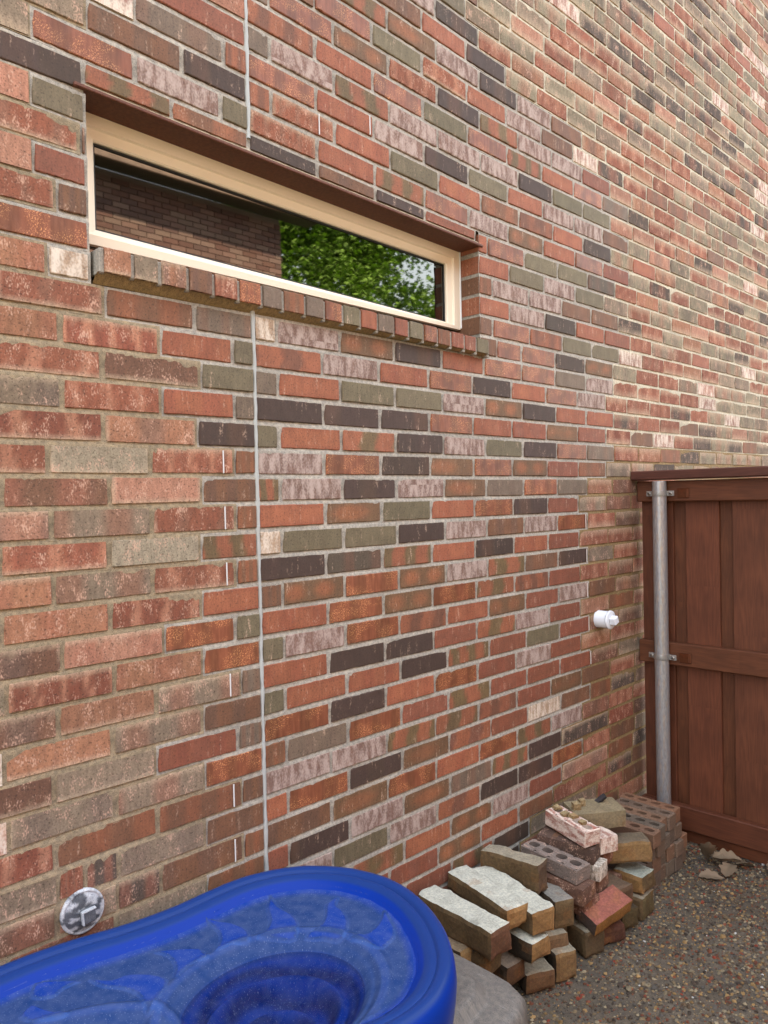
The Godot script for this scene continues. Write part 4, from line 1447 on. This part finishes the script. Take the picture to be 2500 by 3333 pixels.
# ---------- small things on the wall ----------
func build_fittings() -> void:
	var white := lin(232, 234, 240, 0.88)
	var pl := thing("pipe_plug", "white plastic pipe stub with a square headed plug poking out of the bricks", "pipe fitting", Vector3(2.765, 0.955, 0.0))
	var a := Acc.new()
	a.lathe([Vector2(0.034, -0.01), Vector2(0.034, 0.045), Vector2(0.0325, 0.047), Vector2(0.029, 0.047), Vector2(0.029, 0.02)], Transform3D(), white, 36)
	obj("pipe_stub", a.mesh(mats["vinyl"]), null, pl)
	a = Acc.new()
	a.lathe([Vector2(0.0285, 0.03), Vector2(0.0285, 0.05), Vector2(0.037, 0.05), Vector2(0.0375, 0.053), Vector2(0.0365, 0.057), Vector2(0.030, 0.058), Vector2(0.0, 0.058)], Transform3D(), white * 0.97, 36)
	a.box(Vector3(0.03, 0.03, 0.026), at_deg(Vector3(0, 0, 0.07), 0, 0, 20), white, 0.003)
	obj("plug", a.mesh(mats["vinyl"]), null, pl)
	var d := thing("cleanout_cover", "round grey metal cover smeared with white paint, low on the wall", "cover", Vector3(0.656, 0.607, 0.0))
	var g := lin(118, 122, 130, 0.7)
	a = Acc.new()
	a.lathe([Vector2(0.045, -0.008), Vector2(0.0465, 0.002), Vector2(0.0455, 0.006), Vector2(0.0425, 0.008), Vector2(0.041, 0.0065), Vector2(0.039, 0.0072), Vector2(0.036, 0.0084), Vector2(0.033, 0.0095), Vector2(0.030, 0.0105), Vector2(0.026, 0.0110), Vector2(0.022, 0.0114), Vector2(0.018, 0.0118), Vector2(0.013, 0.0121), Vector2(0.008, 0.0124), Vector2(0.0, 0.0125)], Transform3D(), g, 60)
	# paint smears: patches of the cover itself
	for k in a.c.size():
		var p := a.v[k]
		var s := nz.get_noise_2d(p.x * 420.0 + 40.0, p.y * 900.0) + (0.5 if p.length() > 0.041 else 0.05)
		a.c[k] = g.lerp(white * 0.95, sstep(0.0, 0.35, s))
		a.uv[k] = Vector2(p.x, p.y)
	obj("disc", a.mesh(mats["paint"]), null, d)
	a = Acc.new()
	a.box(Vector3(0.027, 0.027, 0.022), at_deg(Vector3(0.004, -0.004, 0.019), 0, 0, 4), lin(128, 130, 136, 0.7), 0.003)
	a.box(Vector3(0.0285, 0.0035, 0.010), at_deg(Vector3(0.004, 0.010, 0.026), 0, 0, 4), white * 0.9, 0.001)
	a.box(Vector3(0.0035, 0.0285, 0.010), at_deg(Vector3(-0.0095, -0.004, 0.026), 0, 0, 4), white * 0.9, 0.001)
	obj("square_lug", a.mesh(mats["paint"]), null, d)


# ---------- ground ----------
func build_ground() -> void:
	var acc := Acc.new()
	var pts := PackedVector3Array()
	var uvs := PackedVector2Array()
	var cols := PackedColorArray()
	var w := 150
	var h := 90
	for y in h + 1:
		for x in w + 1:
			var fx := float(x) / w
			var fy := float(y) / h
			var px := lerpf(-0.4, 3.6, fx)
			var pz := lerpf(-0.05, 2.2, fy)
			# the last ring runs out to the horizon
			if x == 0: px = -60.0
			if x == w: px = 70.0
			if y == 0: pz = -60.0
			if y == h: pz = 70.0
			var e := minf(minf(x, w - x), minf(y, h - y))
			var hh := 0.006 * nz.get_noise_2d(px * 30.0, pz * 30.0) + 0.004 * nz.get_noise_2d(px * 130.0, pz * 130.0)
			hh = (hh - 0.003) if e > 1 else -0.004
			pts.append(Vector3(px, hh, pz))
			uvs.append(Vector2(px, pz))
			cols.append(lin(132, 118, 102, 0.68) * (1.0 + 0.3 * nz.get_noise_2d(px * 40.0, pz * 40.0 + 400.0)))
	acc.grid(pts, uvs, cols, w, h)
	flip_if_down(acc)
	var o := obj("ground", acc.mesh(mats["soil"]), null)
	o.set_meta("kind", "structure")
	# lawn beyond the shade of the house
	var la := Acc.new()
	la.quad(Vector3(-30, 0.004, 7.5), Vector3(40, 0.004, 7.5), Vector3(40, 0.004, 2.6), Vector3(-30, 0.004, 2.6), lin(110, 128, 70, 0.6))
	o = obj("lawn", la.mesh(mats["soil"]), null)
	o.set_meta("kind", "structure")
	var dr := Acc.new()  # unseen pale slab, added to bounce sunlight onto the wall's right part
	dr.quad(Vector3(4.4, 0.008, 6.0), Vector3(16, 0.008, 6.0), Vector3(16, 0.008, -9.0), Vector3(4.4, 0.008, -9.0), lin(206, 198, 184, 0.7))
	o = obj("added_bounce_slab", dr.mesh(mats["soil"]), null)
	o.set_meta("kind", "structure")
	# gravel
	var pebble := Acc.new()
	var rings := [Vector3(0, -0.5, 0), Vector3(0, 0.5, 0)]
	var pv := []
	for k in 6:
		var a := TAU * k / 6.0
		pv.append(Vector3(cos(a) * (0.5 + 0.1 * sin(k * 5.0)), 0.08 * sin(k * 3.0), sin(a) * 0.45))
	for k in 6:
		pebble.tri(rings[1], pv[(k + 1) % 6], pv[k], Color.WHITE)
		pebble.tri(rings[0], pv[k], pv[(k + 1) % 6], Color.WHITE)
	var pm := MultiMesh.new()
	pm.transform_format = MultiMesh.TRANSFORM_3D
	pm.use_colors = true
	pm.mesh = pebble.mesh(mats["pebble"])
	var count := 26000
	pm.instance_count = count
	var r := RandomNumberGenerator.new()
	r.seed = 99
	var kinds := [lin(150, 128, 98, 0.66), lin(120, 98, 76, 0.62), lin(92, 78, 66, 0.6), lin(170, 152, 122, 0.68), lin(140, 84, 60, 0.66), lin(108, 100, 92, 0.62), lin(176, 140, 92, 0.68)]
	for k in count:
		var px := lerpf(1.1, 3.12, sqrt(r.randf()) if k % 3 else r.randf())
		var pz := 0.15 + 1.15 * pow(r.randf(), 0.9)
		var big := r.randf()
		var sz := lerpf(0.004, 0.0155, pow(big, 2.8))
		if big > 0.994:
			sz = r.randf_range(0.012, 0.024)
		var b := Basis.from_euler(Vector3(r.randf_range(-0.5, 0.5), r.randf() * TAU, r.randf_range(-0.5, 0.5))).scaled(Vector3(sz * r.randf_range(0.8, 1.5), sz * r.randf_range(0.5, 0.9), sz))
		var gy := 0.006 * nz.get_noise_2d(px * 30.0, pz * 30.0) + 0.004 * nz.get_noise_2d(px * 130.0, pz * 130.0) - 0.003
		pm.set_instance_transform(k, Transform3D(b, Vector3(px, gy + sz * 0.12, pz)))
		var col: Color = kinds[r.randi() % 7] * r.randf_range(0.8, 1.7)
		var roll := r.randf()
		if roll > 0.995:
			col = lin(236, 232, 226, 0.8)
		elif roll > 0.975:
			col = lin(176, 82, 58, 0.7)
		pm.set_instance_color(k, col)
	var g := MultiMeshInstance3D.new()
	g.name = "gravel"
	g.multimesh = pm
	g.set_meta("kind", "stuff")
	g.set_meta("label", "small brown and tan gravel strewn over the dirt")
	g.set_meta("category", "gravel")
	add_child(g, true)


func leaf_mesh(r: RandomNumberGenerator) -> ArrayMesh:      # a lobed, curled oak leaf, about one unit long
	var acc := Acc.new()
	var n := 18
	var curl := r.randf_range(0.25, 0.6)
	var wave := r.randf() * 6.0
	var col := lin(150, 128, 104, 0.56) * r.randf_range(0.75, 1.1)
	var pts := PackedVector3Array()
	var uvs := PackedVector2Array()
	var cols := PackedColorArray()
	for k in n + 1:
		var t := float(k) / n
		var wd := 0.30 * sin(PI * pow(t, 0.8)) * (0.62 + 0.38 * absf(sin(t * PI * 3.5 + 0.4))) + 0.012
		for s in 5:
			var f := (s - 2) * 0.5
			pts.append(Vector3(wd * f, curl * f * f * wd * 1.6 + 0.07 * sin(t * 5.0 + wave) * t, t - 0.5))
			uvs.append(Vector2(f, t))
			cols.append(col * (1.0 - 0.18 * (1.0 if s == 2 else 0.0)))
	acc.grid(pts, uvs, cols, 4, n)
	flip_if_down(acc)
	return acc.mesh(mats["dead_leaf"])


func build_leaves() -> void:
	var r := RandomNumberGenerator.new()
	r.seed = 8
	var spots := [
		[2.965, 0.055, 0.345, -62, 0.12, "upright curled dead leaf leaning on the stacked bricks at the fence"], [3.01, 0.02, 0.40, 30, 0.11, "flat dead leaf beside the upright one at the fence"], [2.95, 0.012, 0.43, 100, 0.11, "pale dead leaf lying in front of the upright one"],
		[2.99, 0.028, 0.36, 170, 0.1, "dead leaf tucked behind the others at the stack's foot"], [3.04, 0.012, 0.46, 60, 0.09, "dead leaf against the kick board, nearer the gravel"], [2.86, 0.01, 0.40, 20, 0.09, "dead leaf at the corner of the stacked bricks"],
		[3.06, 0.014, 0.555, 130, 0.1, "dead leaf against the kick board furthest from the bricks"],
	]
	for q in spots:
		var t := thing("dead_leaf", q[5], "leaf", Vector3.ZERO, "dead leaves on the ground")
		t.transform = Transform3D(Basis.from_euler(Vector3(deg_to_rad(-55.0 if q[3] == -62 else r.randf_range(-12, 12)), deg_to_rad(q[3]), deg_to_rad(r.randf_range(-15, 15)))).scaled(Vector3.ONE * q[4]), Vector3(q[0], q[1], q[2]))
		obj("leaf_blade", leaf_mesh(r), null, t)


# ---------- what the window mirrors: the house across the yard and a tree ----------
func build_beyond() -> void:
	var house := thing("neighbour_house", "neighbouring brick house with sunlit wall and pale eaves, seen mirrored in the window", "house")
	var zf := 6.7
	var core := Acc.new()
	core.box(Vector3(16.5, 5.3, 5.0), Transform3D(Basis(), Vector3(-1.75, 2.65, zf + 2.52)), lin(206, 188, 172, 0.7), 0.01)
	obj("wall", core.mesh(mats["mortar"]), null, house)
	var br := Acc.new()
	var r := RandomNumberGenerator.new()
	r.seed = 12
	var cc := [lin(196, 150, 134, 0.6), lin(178, 128, 112, 0.6), lin(204, 164, 146, 0.6), lin(164, 124, 112, 0.6)]
	for k in 76:
		var x := 6.5
		var off := 0.105 if k % 2 else 0.0
		while x > -3.0:
			var x1 := x - (0.21 - off)
			off = 0.0
			var y0 := 0.08 + k * 0.0677
			var cl: Color = cc[r.randi() % 4] * r.randf_range(0.85, 1.1)
			var a := Vector3(x - 0.005, y0 + 0.005, zf)
			var b := Vector3(x1 + 0.005, y0 + 0.005, zf)
			var c := Vector3(x1 + 0.005, y0 + 0.0625, zf)
			var d := Vector3(x - 0.005, y0 + 0.0625, zf)
			var bk := Vector3(0, 0, 0.022)
			br.quad(a, b, c, d, cl)
			br.quad(d, c, c + bk, d + bk, cl)
			br.quad(b, a, a + bk, b + bk, cl)
			br.quad(b, b + bk, c + bk, c, cl)
			br.quad(a + bk, a, d, d + bk, cl)
			x = x1
	var bo := obj("wall_bricks", br.mesh(mats["paint"]), null, house)
	bo.set_meta("kind", "stuff")
	var ea := Acc.new()
	ea.box(Vector3(17.4, 0.02, 0.34), Transform3D(Basis(), Vector3(-1.75, 5.29, zf - 0.185)), lin(120, 112, 96, 0.5), 0.004)
	obj("soffit", ea.mesh(mats["paint"]), null, house)
	ea = Acc.new()
	ea.box(Vector3(17.4, 0.26, 0.03), Transform3D(Basis(), Vector3(-1.75, 5.38, zf - 0.371)), lin(206, 170, 150, 0.5), 0.004)
	obj("fascia", ea.mesh(mats["stain"]), null, house)
	ea = Acc.new()
	ea.box(Vector3(17.4, 0.06, 6.6), at_deg(Vector3(-1.75, 7.13, zf + 2.46), 0, -30), lin(120, 104, 92, 0.6), 0.01)
	obj("roof", ea.mesh(mats["roof"]), null, house)
	# the tree
	var tree := thing("leafy_tree", "sunlit leafy green tree beyond the neighbouring house, seen mirrored in the window", "tree", Vector3(9.6, 0, 9.4))
	var tr := Acc.new()
	tr.lathe([Vector2(0.26, 0.0), Vector2(0.2, 0.6), Vector2(0.17, 2.0), Vector2(0.13, 3.6), Vector2(0.07, 5.4), Vector2(0.02, 7.0)], at_deg(Vector3.ZERO, 0, -90), lin(110, 92, 74, 0.6), 14)
	obj("trunk", tr.mesh(mats["bark"]), null, tree)
	var clumps := []
	for k in 64:
		var an := r.randf() * TAU
		var el := r.randf_range(-0.8, 1.4)
		var rad := r.randf_range(1.2, 3.1)
		var c := Vector3(cos(an) * cos(el) * rad * 1.05, 4.9 + sin(el) * rad * 0.95, sin(an) * cos(el) * rad)
		clumps.append(c)
		if k < 16:
			var li := Acc.new()
			var from := Vector3(0, r.randf_range(1.8, 4.2), 0)
			var d := c - from
			var bs := Basis.looking_at(-d.normalized(), Vector3.UP if absf(d.normalized().y) < 0.95 else Vector3.RIGHT)
			li.lathe([Vector2(0.07, 0.0), Vector2(0.045, d.length() * 0.5), Vector2(0.012, d.length())], Transform3D(bs, from), lin(110, 92, 74, 0.6), 8)
			obj("limb", li.mesh(mats["bark"]), null, tree)
	var lf := Acc.new()
	var outline := [Vector2(0, -0.5), Vector2(0.18, -0.25), Vector2(0.5, -0.2), Vector2(0.28, 0.05), Vector2(0.42, 0.35), Vector2(0.12, 0.25), Vector2(0, 0.55), Vector2(-0.12, 0.25), Vector2(-0.42, 0.35), Vector2(-0.28, 0.05), Vector2(-0.5, -0.2), Vector2(-0.18, -0.25)]
	for k in 12:
		var p: Vector2 = outline[k]
		var q: Vector2 = outline[(k + 1) % 12]
		lf.tri(Vector3(0, 0.08, 0), Vector3(q.x, -0.02, q.y), Vector3(p.x, -0.02, p.y), Color.WHITE)
	var mm := MultiMesh.new()
	mm.transform_format = MultiMesh.TRANSFORM_3D
	mm.use_colors = true
	mm.mesh = lf.mesh(mats["leaf"])
	var cnt := 40000
	mm.instance_count = cnt
	for k in cnt:
		var c: Vector3 = clumps[r.randi() % 64]
		var d := Vector3(r.randfn(), r.randfn() * 0.7, r.randfn()) * 0.36
		var sz := r.randf_range(0.07, 0.13)
		mm.set_instance_transform(k, Transform3D(Basis.from_euler(Vector3(r.randf_range(-0.9, 0.9), r.randf() * TAU, r.randf_range(-0.9, 0.9))).scaled(Vector3.ONE * sz), c + d))
		mm.set_instance_color(k, Color(0.17, 0.27, 0.04) * r.randf_range(0.5, 1.5))
	var cr := MultiMeshInstance3D.new()
	cr.name = "crown"
	cr.multimesh = mm
	cr.set_meta("kind", "stuff")
	tree.add_child(cr, true)


func _ready() -> void:
	# camera
	cam = Camera3D.new()
	cam.name = "camera"
	cam.transform = Transform3D(Basis.from_euler(Vector3(-0.018669, -0.778244, -0.021447)), Vector3(0.0, 1.4594, 1.5929))
	cam.fov = 67.39
	cam.near = 0.05
	cam.far = 400.0
	add_child(cam)
	cam_inv = cam.transform.affine_inverse()
	# sky
	var env := Environment.new()
	env.background_mode = Environment.BG_SKY
	var sky := Sky.new()
	var sm := ProceduralSkyMaterial.new()
	sm.sky_top_color = Color(0.77, 0.81, 0.86)
	sm.sky_horizon_color = Color(0.95, 0.93, 0.90)
	sm.sky_curve = 0.12
	sm.ground_bottom_color = Color(0.30, 0.27, 0.22)
	sm.ground_horizon_color = Color(0.62, 0.62, 0.60)
	sm.sun_angle_max = 2.0
	sky.sky_material = sm
	env.sky = sky
	env.background_energy_multiplier = 1.05
	env.tonemap_mode = Environment.TONE_MAPPER_LINEAR
	env.tonemap_exposure = 5.9
	env.sdfgi_enabled = true
	env.ssao_enabled = true
	env.ssil_enabled = true
	var we := WorldEnvironment.new()
	we.name = "world_environment"
	we.environment = env
	add_child(we)
	# sun, behind the house: its wall and the yard at its foot lie in open shade
	var sun := DirectionalLight3D.new()
	sun.name = "sun"
	sun.light_energy = 1.6
	sun.light_color = Color(1.0, 0.95, 0.86)
	sun.light_angular_distance = 0.5
	sun.shadow_enabled = true
	add_child(sun)
	sun.look_at_from_position(Vector3.ZERO, Vector3(0.16, -0.75, 0.62), Vector3.UP)

	nz.noise_type = FastNoiseLite.TYPE_SIMPLEX_SMOOTH
	nz.frequency = 0.06
	nz.seed = 5
	nz.fractal_octaves = 2
	make_materials()
	make_tones()
	build_ground()
	build_wall()
	build_window()
	build_fence()
	build_beyond()
	build_stones()
	build_loose_bricks()
	build_tray()
	build_fittings()
	build_leaves()
